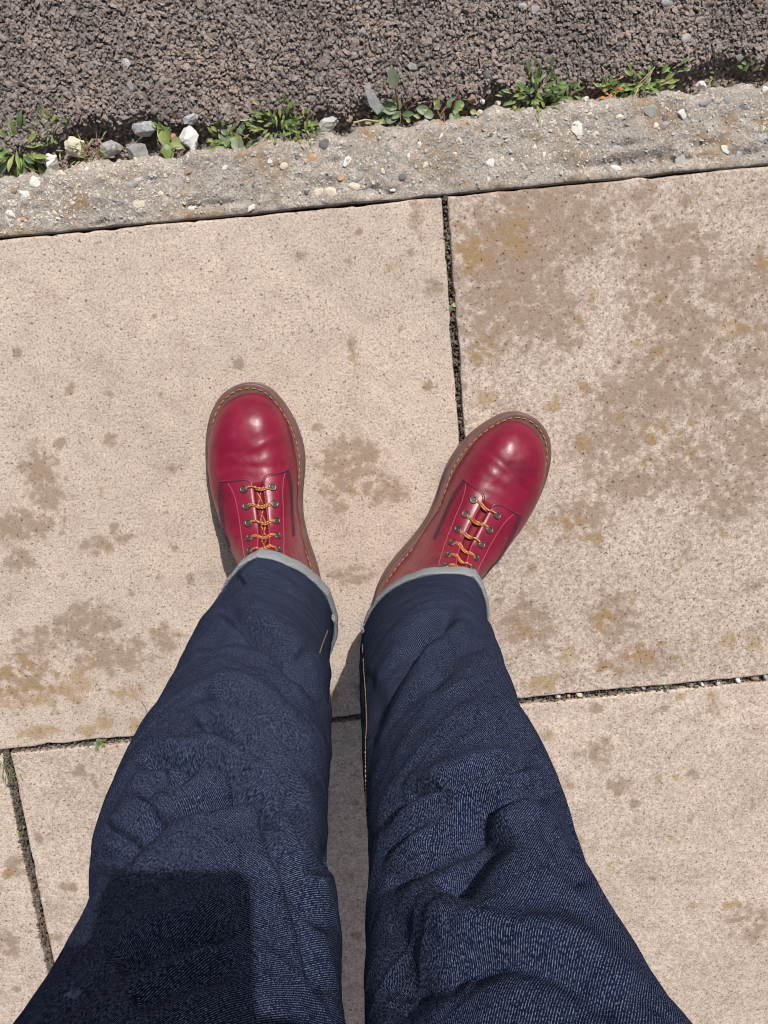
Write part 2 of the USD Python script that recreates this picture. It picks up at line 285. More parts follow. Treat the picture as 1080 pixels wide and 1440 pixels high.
pave = tag(group('pavement'), kind='structure')
bed = trimesh.creation.box([5.2, 2.42, 0.06]); bed.apply_translation([0.0, Y0 - 1.21, -0.052])
obj('bedding', bed, SOIL, pave)

def blob_field(P, blobs):
    f = np.zeros(len(P))
    for px, py, rx_, ry_, a in blobs:
        c = at(px, py)[:2]; s = 0.80 / 1000.0
        d = np.sqrt(((P[:, 0] - c[0]) / (rx_ * s)) ** 2 + ((P[:, 1] - c[1]) / (ry_ * s)) ** 2)
        f = np.maximum(f, a * np.clip(1.5 - d, 0, 1) ** 0.7)
    return f

STAIN = [(760, 300, 90, 70, 0.58), (720, 370, 75, 110, 0.60), (800, 310, 70, 60, 0.54), (690, 450, 40, 70, 0.52), (760, 440, 60, 50, 0.54), (800, 470, 22, 30, 0.50), (910, 270, 25, 18, 0.52), (940, 355, 70, 45, 0.54),
         (930, 420, 55, 55, 0.52), (1040, 400, 60, 50, 0.48), (960, 480, 70, 60, 0.54), (900, 560, 80, 60, 0.56), (860, 620, 80, 45, 0.52), (1000, 560, 60, 50, 0.48), (1060, 500, 40, 60, 0.48), (970, 650, 60, 50, 0.48),
         (820, 730, 50, 40, 0.52), (1060, 620, 50, 60, 0.52), (860, 870, 40, 50, 0.52), (740, 880, 40, 50, 0.48), (900, 930, 80, 30, 0.48), (1030, 700, 70, 50, 0.46), (890, 680, 60, 30, 0.52),
         (60, 680, 30, 60, 0.53), (30, 740, 60, 25, 0.55), (140, 765, 26, 16, 0.55), (30, 790, 30, 20, 0.51), (120, 880, 50, 40, 0.53), (160, 920, 60, 35, 0.53), (230, 900, 30, 24, 0.51), (70, 900, 70, 30, 0.48), (30, 950, 60, 40, 0.51),
         (490, 650, 50, 40, 0.53), (540, 690, 40, 25, 0.51), (470, 690, 20, 40, 0.51), (610, 400, 14, 16, 0.52), (585, 300, 12, 30, 0.46), (605, 545, 10, 10, 0.62), (520, 640, 16, 14, 0.61), (500, 810, 40, 16, 0.46), (510, 970, 20, 24, 0.48),
         (100, 547, 8, 8, 0.68), (240, 660, 8, 8, 0.53), (180, 755, 12, 8, 0.55), (110, 1085, 11, 11, 0.70), (55, 1180, 10, 16, 0.55), (95, 1250, 16, 12, 0.55), (845, 1060, 18, 30, 0.52), (870, 1110, 30, 16, 0.52), (1060, 1300, 40, 40, 0.46), (1010, 1000, 16, 12, 0.52), (930, 1000, 14, 8, 0.52), (980, 1090, 20, 12, 0.42),
         (20, 1225, 24, 20, 0.53), (10, 1330, 20, 30, 0.50), (70, 1320, 20, 10, 0.51)]
OCHRE = [(665, 360, 24, 26, .62), (680, 500, 16, 16, .6), (725, 330, 30, 30, .55), (780, 570, 16, 16, .6), (1028, 462, 16, 16, .62), (680, 560, 20, 12, .6), (640, 345, 12, 30, .5), (920, 610, 24, 18, .5), (955, 610, 14, 10, .5), (1020, 750, 10, 9, .6),
         (745, 745, 11, 11, .6), (800, 740, 30, 24, .5), (765, 960, 36, 16, .62), (850, 870, 18, 22, .6), (884, 845, 16, 14, .5), (900, 920, 24, 18, .56), (1060, 905, 14, 20, .62), (1025, 900, 20, 16, .6), (975, 895, 12, 10, .56), (745, 885, 10, 10, .6), (725, 880, 10, 20, .5), (955, 790, 8, 8, .6), (835, 765, 16, 16, .55), (800, 925, 16, 30, .5), (855, 940, 24, 12, .55), (905, 655, 10, 10, .5),
         (40, 980, 60, 26, .54), (100, 965, 40, 26, .58), (50, 1030, 40, 14, .62), (120, 955, 14, 20, .6), (130, 1025, 30, 12, .6), (190, 1020, 16, 16, .62), (180, 975, 30, 20, .54), (150, 1015, 14, 14, .6), (110, 985, 12, 12, .62), (225, 885, 10, 8, .5), (140, 690, 9, 9, .55), (225, 812, 7, 9, .6), (470, 985, 8, 20, .6), (533, 648, 7, 8, .6), (500, 695, 12, 9, .5), (25, 940, 40, 20, .5),
         (893, 1160, 9, 8, .62), (860, 1178, 6, 6, .6), (945, 1180, 7, 7, .6), (1030, 1275, 14, 10, .62), (1045, 1330, 6, 6, .6), (1005, 1330, 6, 6, .55), (960, 1115, 5, 5, .55), (770, 1035, 10, 10, .55), (1040, 1095, 8, 6, .5), (35, 1215, 12, 14, .56), (815, 1065, 14, 12, .5), (955, 1050, 8, 7, .5)]

_r = np.random.default_rng(77)                          # scattered small lichen spots, thickest towards the lower left and on the stained slab
for _k in range(560):
    _x, _y = _r.uniform(0, 1080), _r.uniform(260, 1440); _w = 1.0 if _x > 650 and _y < 960 else (.8 if _x < 330 and 640 < _y < 1040 else (.85 if _y > 960 else .25))
    if _r.uniform() < _w:
        _s = 3 + 9 * _r.uniform() ** 2; (OCHRE if _r.uniform() < .4 else STAIN).append((_x, _y, _s, _s * _r.uniform(.7, 1.2), _r.uniform(.46, .64)))

def slab(x0, x1, y0, y1, material, z=0.0, tilt=(0, 0), fine=True, label=None):
    e = [0, .0012, .003, .006, .011]
    nx = max(8, int((x1 - x0) / (0.006 if fine else 0.1))); ny = max(6, int((y1 - y0) / (0.006 if fine else 0.1)))
    xs = np.r_[x0 + np.array(e), np.linspace(x0 + .017, x1 - .017, nx), x1 - np.array(e)[::-1]]
    ys = np.r_[y0 + np.array(e), np.linspace(y0 + .017, y1 - .017, ny), y1 - np.array(e)[::-1]]
    Xg, Yg = np.meshgrid(xs, ys, indexing='ij')
    d = np.minimum(np.minimum(Xg - x0, x1 - Xg), np.minimum(Yg - y0, y1 - Yg))
    P = np.stack([Xg, Yg, 0 * Xg], -1)
    wear = fbm(P * 60, 3, 5); r = 0.0022 + 0.004 * np.clip(wear - .55, 0, 1)
    drop = np.where(d < r, r - np.sqrt(np.maximum(0, r * r - (r - d) ** 2)), 0)
    Z = z - drop * 0.9 + tilt[0] * (Xg - x0) + tilt[1] * (Yg - y0)
    if fine: Z = Z + (fbm(P * 45, 3, 2) - .5) * 0.0011 + (fbm(P * 9, 2, 9) - .5) * 0.001
    on = np.clip(1 - d / 0.006, 0, 1)
    jit = (fbm(P * 38, 4, 11) - .5) * 0.0036 + np.where(fbm(P * 90, 2, 4) > .72, -.0012, 0)
    cx, cy = (x0 + x1) / 2, (y0 + y1) / 2
    ex = np.minimum(Xg - x0, x1 - Xg) < 0.006; ey = np.minimum(Yg - y0, y1 - Yg) < 0.006
    Xg = Xg + np.where(ex, np.sign(Xg - cx) * jit * on, 0); Yg = Yg + np.where(ey, np.sign(Yg - cy) * jit * on, 0)
    V = heightgrid(Xg, Yg, Z); n, m = Xg.shape
    F = tris(grid_faces(n, m, flip=False)); 
    idx = np.arange(n * m).reshape(n, m)
    rim = np.r_[idx[:, 0], idx[-1, 1:], idx[::-1, -1][1:], idx[0, ::-1][1:-1]]
    low = V[rim].copy(); low[:, 2] = -0.045
    k = len(V); V = np.vstack([V, low]); q = len(rim); j = np.arange(q); jn = (j + 1) % q
    side = np.stack([rim[j], k + j, k + jn, rim[jn]], 1)
    F = np.vstack([F[:, ::-1] if np.cross(V[F[0, 1]] - V[F[0, 0]], V[F[0, 2]] - V[F[0, 0]])[2] < 0 else F, tris(side)])
    p = obj('slab', (V, F), material, pave, smooth=50)
    v = np.array(UsdGeom.Mesh(p).GetPointsAttr().Get())
    primvar(p, 'stain', blob_field(v, STAIN) if fine else np.full(len(v), .25)); primvar(p, 'ochre', blob_field(v, OCHRE) if fine else np.full(len(v), .2))
    if label: tag(p, label)
    return p

YB = Y0 - 0.605                                          # first row's near edge
slab(-0.800, X0 - .0036, YB, Y0 - .0005, SLAB_A, 0.0, label='pale smooth paving slab under the left boot')
slab(X0 + .0034, 1.005, YB + .001, Y0, SLAB_B, 0.0006, (0.0006, 0), label='paving slab blotched with large brown stains')
slab(-0.4953, 0.560, YB - .61, YB - .009, SLAB_C, -0.004, label='paving slab beneath the legs with few stains')
slab(-1.400, -0.5050, YB - .61, YB - .008, SLAB_C, -0.0045)
for a in (-2.62, -1.71, 1.0145, 1.925): slab(a, a + .90, YB, Y0, SLAB_A, fine=False)
for a in (-2.31, .569, 1.48): slab(a, a + .90, YB - .61, YB - .009, SLAB_C, fine=False)
for k in (1, 2):
    for i in range(-3, 3): slab(X0 - .45 * k + .91 * i, X0 - .45 * k + .9 + .91 * i, YB - .61 * (k + 1), YB - .61 * k - .009, SLAB_C, fine=False)

# ------------------------------------------------------------------ stones, kerb, road
ICO = trimesh.creation.icosphere(0)
ICO1 = trimesh.creation.icosphere(1)
ICO2 = trimesh.creation.icosphere(2)

def rocks(centres, sizes, flat=0.7, seed=1, jag=0.28):
    """Many little angular stones as one mesh."""
    r = np.random.default_rng(seed); n = len(centres)
    b = np.asarray(ICO.vertices); k = len(b)
    V = b[None] * (1 + r.uniform(-jag, jag, (n, k, 1))) + r.normal(0, .08, (n, k, 3))
    sc = np.stack([r.uniform(.7, 1.35, n), r.uniform(.6, 1.0, n), r.uniform(.55, 1.0, n) * flat], 1)
    V = V * sc[:, None]
    q = r.normal(0, 1, (n, 4)) * np.array([1, .28, .28, 1]); q /= np.linalg.norm(q, axis=1, keepdims=True)
    w, x, y, z = q.T
    R = np.stack([1 - 2 * (y * y + z * z), 2 * (x * y - z * w), 2 * (x * z + y * w), 2 * (x * y + z * w), 1 - 2 * (x * x + z * z), 2 * (y * z - x * w), 2 * (x * z - y * w), 2 * (y * z + x * w), 1 - 2 * (x * x + y * y)], 1).reshape(n, 3, 3)
    V = np.einsum('nij,nkj->nki', R, V) * np.asarray(sizes)[:, None, None] + np.asarray(centres)[:, None]
    F = np.asarray(ICO.faces)[None] + (np.arange(n) * k)[:, None, None]
    return trimesh.Trimesh(V.reshape(-1, 3), F.reshape(-1, 3), process=False)

def stone_mesh(size, seed, facets=7, res=ICO2, rough=.10):
    """One larger stone: a ball cut by random planes."""
    r = np.random.default_rng(seed); v = np.array(res.vertices)
    for _ in range(facets):
        d = r.normal(0, 1, 3); d /= np.linalg.norm(d); h = r.uniform(.55, .88)
        e = np.maximum(v @ d - h, 0); v = v - e[:, None] * d
    v *= (1 + rough * (fbm(v * 2.3 + seed, 3, seed) - .5))[:, None] * np.array(size)
    a = r.uniform(0, 6.28); return v @ rz(a).T, np.array(res.faces)

kx = np.array([-3, -.5, -.378, -.323, -.27, -.222, -.12, -.028, .08, .182, .30, .461, 3.0])
ky = np.array([.196, .194, .193, .197, .199, .200, .203, .205, .209, .215, .216, .215, .217])
def kerb_top(x): 
    p = np.stack([x * 55, 0 * x + 3, 0 * x], -1)
    return np.interp(x, kx, ky) + (fbm(p, 5, 3) - .5) * .019 + (fbm(p * .25, 2, 8) - .5) * .005

def kerb_z(x, y):
    p = np.stack([x, y, 0 * x], -1)
    z = .0012 + (fbm(p * 30, 4, 21) - .5) * .0070 + (fbm(p * 160, 3, 22) - .5) * .0042
    yt = kerb_top(x); e = np.minimum(yt - y, 9)
    z = z - .012 * np.clip(1 - e / .012, 0, 1) ** 2 * (.5 + fbm(p * 40, 2, 24))
    for (qx, qy, rx_, ry_, dp) in ((918, 222, 50, 8, .006), (850, 232, 40, 7, .006), (985, 205, 40, 6, .004), (465, 262, 26, 10, .006), (300, 288, 50, 5, .004), (545, 272, 18, 6, .006), (520, 268, 14, 6, .005), (140, 315, 12, 5, .005), (1060, 215, 30, 6, .004), (955, 225, 40, 6, .005), (880, 205, 30, 5, .004)):
        c = at(qx, qy); d = ((x - c[0]) / (rx_ * 8e-4)) ** 2 + ((y - c[1] - .09 * (x - c[0]) * 0) / (ry_ * 8e-4)) ** 2
        z = z - dp * np.exp(-d * 1.2) * (0.4 + 1.2 * fbm(p * 120, 2, 25))
    return z

kerb = tag(group('kerb'), kind='structure')
xs = np.r_[np.linspace(-2.6, -.62, 60), np.arange(-.6, .66, .0022), np.linspace(.68, 2.6, 60)]
tt = np.linspace(0, 1, 40)
XX, T = np.meshgrid(xs, tt, indexing='ij')
lowedge = .1305 + (fbm(np.stack([xs * 40, xs * 0, xs * 0], -1), 3, 31) - .5) * .0025
YY = lowedge[:, None] * (1 - T) + kerb_top(xs)[:, None] * T
ZZ = kerb_z(XX, YY)
ZZ -= .0015 * np.clip(1 - (YY - lowedge[:, None]) / .003, 0, 1)
V = np.concatenate([np.stack([XX, YY, ZZ], -1), np.stack([XX[:, -1:], YY[:, -1:] - .001, ZZ[:, -1:] - .012], -1), np.stack([XX[:, -1:], YY[:, -1:] - .004, ZZ[:, -1:] * 0 - .11], -1)], 1)
V = np.concatenate([np.stack([XX[:, :1], YY[:, :1], ZZ[:, :1] * 0 - .11], -1), V], 1)
F = grid_faces(*V.shape[:2]); V = V.reshape(-1, 3)
F = tris(F)
if np.cross(V[F[200, 1]] - V[F[200, 0]], V[F[200, 2]] - V[F[200, 0]])[2] < 0: F = F[:, ::-1]
obj('concrete', (V, F), KERB, kerb, smooth=60)
r = np.random.default_rng(31)
n = 8200
gx = r.uniform(-.60, .64, n); ylo, yhi = .135, kerb_top(gx) - .002
gy = ylo + (yhi - ylo) * r.uniform(0, 1, n); sz = .0007 + .0022 * r.uniform(0, 1, n) ** 2.8
gz = kerb_z(gx, gy) - sz * .22
tag(obj('aggregate', rocks(np.stack([gx, gy, gz], 1), sz, .6, 5), GRAVEL, kerb, smooth=False), kind='stuff')
# the larger pebbles that stand in the worn kerb face: pixel, width, height, colour
PEBS = [(268, 293, 20, 12, 0), (197, 288, 20, 13, 3), (442, 222, 13, 17, 2), (448, 271, 16, 12, 3), (690, 229, 13, 14, 0), (812, 182, 26, 14, 0), (646, 198, 14, 9, 3), (465, 272, 18, 14, 3), (432, 270, 10, 8, 4), (960, 221, 32, 15, 6), (915, 155, 20, 18, 1),
        (958, 160, 14, 13, 0), (990, 145, 16, 9, 1), (922, 177, 7, 9, 0), (866, 237, 18, 10, 0), (868, 208, 18, 10, 6), (1072, 192, 12, 14, 6), (1078, 126, 10, 12, 0), (1025, 140, 18, 14, 1), (1045, 150, 18, 9, 4), (1020, 210, 16, 9, 0), (855, 240, 14, 8, 1),
        (687, 252, 10, 8, 0), (777, 171, 8, 8, 3), (705, 222, 8, 6, 3), (497, 262, 12, 18, 3), (520, 268, 20, 16, 6), (503, 250, 18, 14, 1), (488, 228, 14, 8, 0), (457, 203, 14, 12, 4), (400, 233, 9, 12, 3), (358, 260, 8, 6, 4), (480, 250, 8, 11, 2), (565, 249, 10, 12, 4), (552, 266, 10, 8, 0),
        (690, 190, 10, 5, 4), (696, 187, 8, 5, 0), (620, 192, 9, 4, 0), (640, 217, 6, 5, 3), (160, 280, 8, 6, 1), (63, 313, 17, 12, 1), (48, 255, 16, 16, 0), (35, 275, 18, 12, 0), (15, 300, 14, 14, 0), (34, 307, 10, 7, 2), (50, 288, 10, 8, 1), (227, 273, 8, 7, 3), (264, 243, 10, 8, 5), (186, 261, 18, 10, 1),
        (77, 300, 8, 6, 3), (316, 236, 8, 7, 0), (355, 291, 8, 8, 0), (418, 222, 10, 6, 4), (84, 243, 8, 8, 3), (122, 238, 7, 6, 0), (305, 290, 8, 8, 1), (330, 296, 10, 6, 5), (352, 293, 10, 8, 0), (380, 228, 8, 7, 0), (538, 240, 9, 6, 3), (575, 220, 7, 6, 0), (598, 232, 9, 10, 3), (720, 225, 7, 7, 0), (737, 235, 7, 7, 3), (752, 207, 6, 8, 0), (765, 218, 10, 5, 0), (838, 190, 8, 9, 3), (872, 165, 8, 11, 3), (935, 175, 10, 9, 1), (936, 167, 10, 8, 4), (892, 240, 9, 8, 5), (897, 225, 10, 8, 1), (1000, 220, 12, 10, 5), (1040, 215, 14, 8, 6), (935, 156, 8, 6, 5), (828, 160, 7, 6, 3), (705, 203, 7, 8, 4), (590, 203, 8, 7, 0), (545, 206, 9, 7, 1), (853, 150, 6, 7, 0), (100, 262, 8, 7, 1), (20, 268, 9, 8, 5), (700, 158, 6, 6, 3)]
for i, (px, py, w, h, c) in enumerate(PEBS):
    p = at(px, py); s = .80 / 1000 * .5
    v, f = stone_mesh((w * s * 1.12, h * s * 1.15, min(w, h) * s * .42), 100 + i, 14 if c in (0, 1, 6) else 9, ICO2, .5)
    # keep the long side along the picture's row direction
    v = v + np.array([p[0], p[1], float(kerb_z(p[:1], p[1:2])[0]) - min(w, h) * s * .10])
    obj('pebble', (v, f), PEB[c], kerb, smooth=25)

def road_z(x, y):
    e = y - kerb_top(x); p = np.stack([x, y, 0 * x], -1)
    w = .001 + .018 * np.clip(fbm(np.stack([x * 9, 0 * x + 7, 0 * x], -1), 3, 41) * 1.6 - .5, 0, 1)
    for c, a, k in ((-.285, .055, .016), (.40, .08, .014), (-.21, .03, .014)): w = w + k * np.exp(-((x - c) / a) ** 2)
    dip = np.clip(1 - (e - w) / .018, 0, 1) ** 1.3
    return -.008 - .026 * dip + (fbm(p * 12, 3, 42) - .5) * .012 + (fbm(p * 60, 2, 43) - .5) * .004 + np.clip(e - .1, 0, 3) * .012

road = tag(group('road'), kind='structure')
xs = np.r_[np.linspace(-40, -.9, 12), np.arange(-.85, .95, .005), np.linspace(1, 40, 12)]
es = np.r_[-.002, np.arange(.004, .36, .005), np.linspace(.4, 8.0, 14)]
XX, E = np.meshgrid(xs, es, indexing='ij'); YY = kerb_top(XX) + E
V = heightgrid(XX, YY, np.minimum(road_z(XX, YY) - .0027, 0.03)); F = tris(grid_faces(*XX.shape))
if np.cross(V[F[0, 1]] - V[F[0, 0]], V[F[0, 2]] - V[F[0, 0]])[2] < 0: F = F[:, ::-1]
obj('asphalt', (V, F), ASPHALT, road, smooth=60)
r = np.random.default_rng(5)
def chip_layer(step, lo, hi, dz, seed, y1=.52, keep=1.0):
    r = np.random.default_rng(seed)
    X, Y = np.meshgrid(np.arange(-.72, .78, step), np.arange(0, y1 - .2, step), indexing='ij')
    X = (X + r.uniform(-.5, .5, X.shape) * step * 1.3).ravel(); Y = (Y + r.uniform(-.5, .5, Y.shape) * step * 1.3).ravel() + kerb_top(X) + .002
    k = r.uniform(0, 1, len(X)) < keep; X, Y = X[k], Y[k]
    s = r.uniform(lo, hi, len(X)); z = road_z(X, Y) + dz * r.uniform(-1, 1, len(X)) - s * .12
    return rocks(np.stack([X, Y, z], 1), s, .38, seed)
chips = cat([chip_layer(.0044, .0018, .0037, .0009, 51), chip_layer(.0105, .0030, .0050, .0010, 52, keep=.8), chip_layer(.0031, .0011, .0019, .0010, 53, y1=.45)])
tag(obj('chippings', chips, CHIPS, road, smooth=False), kind='stuff')
for i in range(24):                                      # the coarser stones bound in the asphalt
    x, e = r.uniform(-.45, .50), r.uniform(.012, .20); y = float(kerb_top(np.array([x]))[0]) + e
    s = r.uniform(.0036, .0056); v, f = stone_mesh((s * 1.25, s, s * .6), 400 + i, 12, ICO2)
    obj('stone', (v + np.array([x, y, float(road_z(np.array([x]), np.array([y]))[0])]), f), PEB[int(r.choice([1, 1, 5, 1, 6, 4, 5]))], road, smooth=30)

# grit and crumbs lying in the joints
def joint_grit(x0, x1, y0, y1, n, seed, z=-.016):
    r = np.random.default_rng(seed)
    return rocks(np.stack([r.uniform(x0, x1, n), r.uniform(y0, y1, n), z + r.uniform(-.004, .006, n)], 1), .0006 + .0022 * r.uniform(0, 1, n) ** 2.5, .8, seed)
tag(obj('joint_grit', cat([joint_grit(X0 - .005, X0 + .005, YB, Y0, 2200, 61, -.0075), joint_grit(-.6, .6, YB - .009, YB, 2600, 62, -.0095), joint_grit(-.505, -.495, YB - .6, YB, 1400, 63, -.006), joint_grit(-.6, .6, Y0 - .001, Y0 + .005, 1200, 64, -.022)]), GRIT, pave, smooth=False), kind='stuff')
for i, (px, py, w, c) in enumerate([(1038, 956, 15, 0), (1062, 955, 13, 5), (1010, 960, 12, 3), (988, 963, 8, 0), (1077, 952, 12, 6), (972, 964, 9, 5), (815, 977, 12, 3), (785, 980, 10, 3), (800, 979, 8, 2), (905, 968, 9, 1), (640, 312, 6, 0), (634, 345, 6, 1), (636, 367, 6, 0), (643, 452, 6, 0)]):
    p = at(px, py, -.004); s = w * 4.2e-4; v, f = stone_mesh((s, s * .72, s * .7), 700 + i, 5, ICO1)
    obj('joint_pebble', (v + p - [0, 0, .001], f), PEB[c], pave, smooth=40)

# ------------------------------------------------------------------ loose stones in the gutter
def loose(name, label, category, px, py, w, h, d, material, seed, z=-.022, facets=8, grp=None):
    p = at(px, py, z); s = .81 / 1000 * .5
    t = trimesh.Trimesh(*stone_mesh((1, 1, 1), seed, facets + 8, trimesh.creation.icosphere(3), .55), process=False)
    v = np.array(t.vertices); v = v / np.abs(v).max(0) * np.array([w * s, h * s, d * s])
    tag(obj(name, (v + p, t.faces), material, smooth=18), label, category, grp)
loose('gutter_stone', 'bright white chunky stone beside the broad-leaved seedling at the kerb edge', 'stone', 268, 196, 30, 36, 30, WHITE_STONE, 801, -.012)
loose('gutter_stone', 'flat pale grey stone lying at the right end of the feathery weed', 'stone', 460, 174, 32, 20, 20, rock('gutter_flint', (0.34, 0.335, 0.32), (0.54, 0.53, 0.50)), 802, -.010)
loose('gutter_stone', 'dull grey flint second left of the bright white stone', 'stone', 155, 208, 36, 26, 26, PEB[6], 803, -.018)
loose('gutter_stone', 'dark grey flint in the gutter just left of the red-leaved seedling', 'stone', 193, 213, 30, 24, 24, PEB[1], 804, -.020)
loose('gutter_stone', 'cream coloured stone half hidden by the dry mossy weed on the left', 'stone', 104, 208, 34, 30, 24, PEB[3], 805, -.018)
loose('gutter_stone', 'pale wedge of stone standing right of the leafy clump at the left edge', 'stone', 73, 228, 18, 24, 22, PEB[0], 806, -.016, 5)
loose('gutter_stone', 'rough grey stone bound in the broken asphalt edge above the dark hollow', 'stone', 203, 180, 32, 22, 24, PEB[6], 807, -.014)
loose('gutter_stone', 'small grey stone at the asphalt edge above the bright white stone', 'stone', 268, 168, 24, 16, 18, PEB[6], 808, -.010)
loose('gutter_stone', 'white pebble near the right end of the kerb weeds', 'stone', 987, 120, 18, 13, 12, PEB[0], 809, -.008, 4)
loose('gutter_stone', 'round buff pebble left of the second tallest bright green weed', 'stone', 700, 145, 9, 10, 10, PEB[3], 810, -.010, 2)
loose('gutter_stone', 'brown pebble right of the small round-leaved weed', 'stone', 663, 139, 11, 12, 10, PEB[5], 811, -.008, 4)
loose('gutter_stone', 'cream pebble touching the kerb right of the round-leaved weed', 'stone', 674, 160, 10, 10, 8, PEB[3], 812, -.006, 3)
loose('gutter_stone', 'tiny white pebble between the brown pebble and the buff pebble', 'stone', 679, 143, 8, 7, 7, PEB[0], 813, -.010, 3)
loose('gutter_stone', 'pinkish stone against the kerb right of the reddish stemmed weed', 'stone', 598, 176, 16, 8, 10, PEB[2], 814, -.008, 4)
# the clear shard
p = at(524, 140, -.004); out = np.array([[-.009, .014], [-.003, .016], [.012, -.010], [.004, -.016], [-.004, -.006]])
lo = np.c_[out, np.full(5, -.001)]; hi = np.c_[out * .95, np.full(5, .0012)]
v = np.vstack([lo, hi]); tilt = rx(.25); v = v @ tilt.T + p
h = trimesh.convex.convex_hull(v)
tag(obj('glass_shard', h, SHARD, smooth=False), 'translucent glassy shard lying on the asphalt left of the reddish stemmed weed', 'shard')

# ------------------------------------------------------------------ weeds
def leaf_mesh(base, az, el, length, width, shape='lance', curl=.5, seed=0):
    t = {'lance': [(0, .12), (.2, .45), (.45, .95), (.6, 1), (.8, .65), (1, .03)], 'round': [(0, .1), (.12, .55), (.35, .98), (.55, 1), (.8, .72), (.94, .38), (1, .05)],
         'spoon': [(0, .14), (.3, .18), (.5, .5), (.7, 1), (.88, .8), (1, .1)], 'strap': [(0, .5), (.3, .9), (.6, 1), (.85, .7), (1, .04)]}[shape]
    d = np.array([math.sin(az), math.cos(az), 0]); sd = np.array([d[1], -d[0], 0]); pts = []
    pos = np.array(base, float); last = 0; 
    for k, (u, w) in enumerate(t):
        a = el - curl * u; pos = pos + (u - last) * length * (d * math.cos(a) + np.array([0, 0, math.sin(a)])); last = u
        up = -d * math.sin(a) + np.array([0, 0, math.cos(a)]); hw = w * width * .5
        pts += [pos - sd * hw + up * hw * .35, pos, pos + sd * hw + up * hw * .35]
    return np.array(pts), tris(grid_faces(len(t), 3))

def weed(name, label, px, py, spec, mats, seed, z=-.02, grp=None, category='weed', stem=None, n_stem=0):
    """spec: list of (count, shape, (length lo, hi), (width lo, hi), (elev lo, hi), spread)"""
    r = np.random.default_rng(seed); base = at(px, py, z) - np.array([0, 0, .003]); spec = [(int(c_ * 1.7) if c_ > 12 else c_, s_, (L_[0] * .72, L_[1] * .74) if c_ > 12 else L_, (W_[0] * .70, W_[1] * .74) if c_ > 12 else W_, *o_) for c_, s_, L_, W_, *o_ in spec]; t = tag(group(name, None, base), label, category, grp)
    for cnt, shape, L, W, EL, sp, mi in spec:
        for i in range(cnt):
            az = r.uniform(0, 2 * math.pi); off = np.array([r.normal(0, sp[0]), r.normal(0, sp[1]), r.uniform(0, sp[2])])
            if sp[0] > .004: az = math.atan2(off[0] + r.normal(0, .004), off[1] + r.normal(0, .006) + .001)
            l = r.uniform(*L); m = leaf_mesh(off, az, r.uniform(*EL), l, r.uniform(*W), shape, r.uniform(.2, 1.0))
            obj('leaf', m, mats[int(r.choice(mi))], t, smooth=True)
    for i in range(n_stem):
        az = r.uniform(0, 6.28); L = r.uniform(.012, .026); d = np.array([math.sin(az), math.cos(az), 0]); k = np.linspace(0, 1, 5)[:, None]
        q = d * L * k + np.array([0, 0, 1]) * (.010 * np.sin(k * 2.2)); q = q + np.array([r.normal(0, .008), r.normal(0, .004), 0])
        obj('stem', tube(q, np.linspace(.0009, .0005, 5), 5), stem or STEMG, t, smooth=True)
    return t

K = 8.1e-4                                               # metres per photograph pixel here
weed('leafy_weed', 'large clump of long green leaves at the left edge of the kerb', 30, 212, [(34, 'lance', (.018, .034), (.005, .009), (.1, 1.1), (.010, .009, .012), [0, 0, 0, 1, 2]), (10, 'spoon', (.016, .024), (.006, .010), (.1, .6), (.012, .010, .006), [0, 2, 1])], LEAF, 1, -.016, stem=STEM, n_stem=3)
weed('leafy_weed', 'upright feathery sprig of small leaves above the clump at the left edge', 72, 178, [(20, 'lance', (.009, .016), (.0025, .0045), (.2, 1.1), (.005, .010, .010), [0, 2, 0, 5])], LEAF, 2, -.010, stem=STEMG, n_stem=3)
weed('dry_weed', 'dry yellowish mossy weed growing over a cream stone', 128, 212, [(34, 'strap', (.007, .014), (.0012, .0022), (.2, 1.3), (.012, .007, .004), [2, 2, 0, 4])], LEAF, 3, -.012, stem=STEM, n_stem=7)
weed('broad_leaf_seedling', 'seedling with broad pale green leaves and small orange-red ones beside the white stone', 238, 204, [(5, 'round', (.014, .021), (.010, .014), (.15, .7), (.002, .002, .003), [0, 2, 0]), (4, 'round', (.008, .012), (.005, .008), (.2, .7), (.005, .004, .002), [3, 6])], LEAF, 4, -.012, stem=STEM, n_stem=2)
weed('thin_weed', 'thin upright sprig with yellow and orange tips in the dark hollow', 226, 176, [(9, 'lance', (.007, .013), (.002, .004), (.5, 1.3), (.003, .005, .010), [2, 6, 0])], LEAF, 5, -.014, stem=STEM, n_stem=2)
weed('leafy_weed', 'low bright green weed with small pointed leaves right of the white stone', 312, 198, [(22, 'lance', (.008, .015), (.004, .007), (.1, 1.0), (.007, .006, .007), [2, 0, 2, 0])], LEAF, 6, -.012)
weed('round_leaf_weed', 'weed with one large round leaf between the low bright weed and the feathery one', 330, 188, [(4, 'round', (.013, .017), (.011, .014), (.1, .7), (.005, .006, .010), [5, 5, 0]), (6, 'round', (.006, .010), (.005, .008), (.1, .8), (.006, .006, .004), [5, 0, 2])], LEAF, 7, -.010, stem=STEM, n_stem=3)
weed('feathery_weed', 'wide bushy feathery green weed left of the flat pale stone', 392, 178, [(64, 'lance', (.009, .017), (.0026, .0050), (.1, 1.2), (.017, .011, .014), [0, 0, 1, 2, 0])], LEAF, 8, -.012, stem=STEMG, n_stem=6)
weed('feathery_weed', 'small feathery tuft on the right shoulder of the bushy weed by the flat stone', 430, 186, [(26, 'lance', (.007, .013), (.002, .004), (.1, 1.1), (.008, .006, .008), [0, 2, 0])], LEAF, 9, -.008)
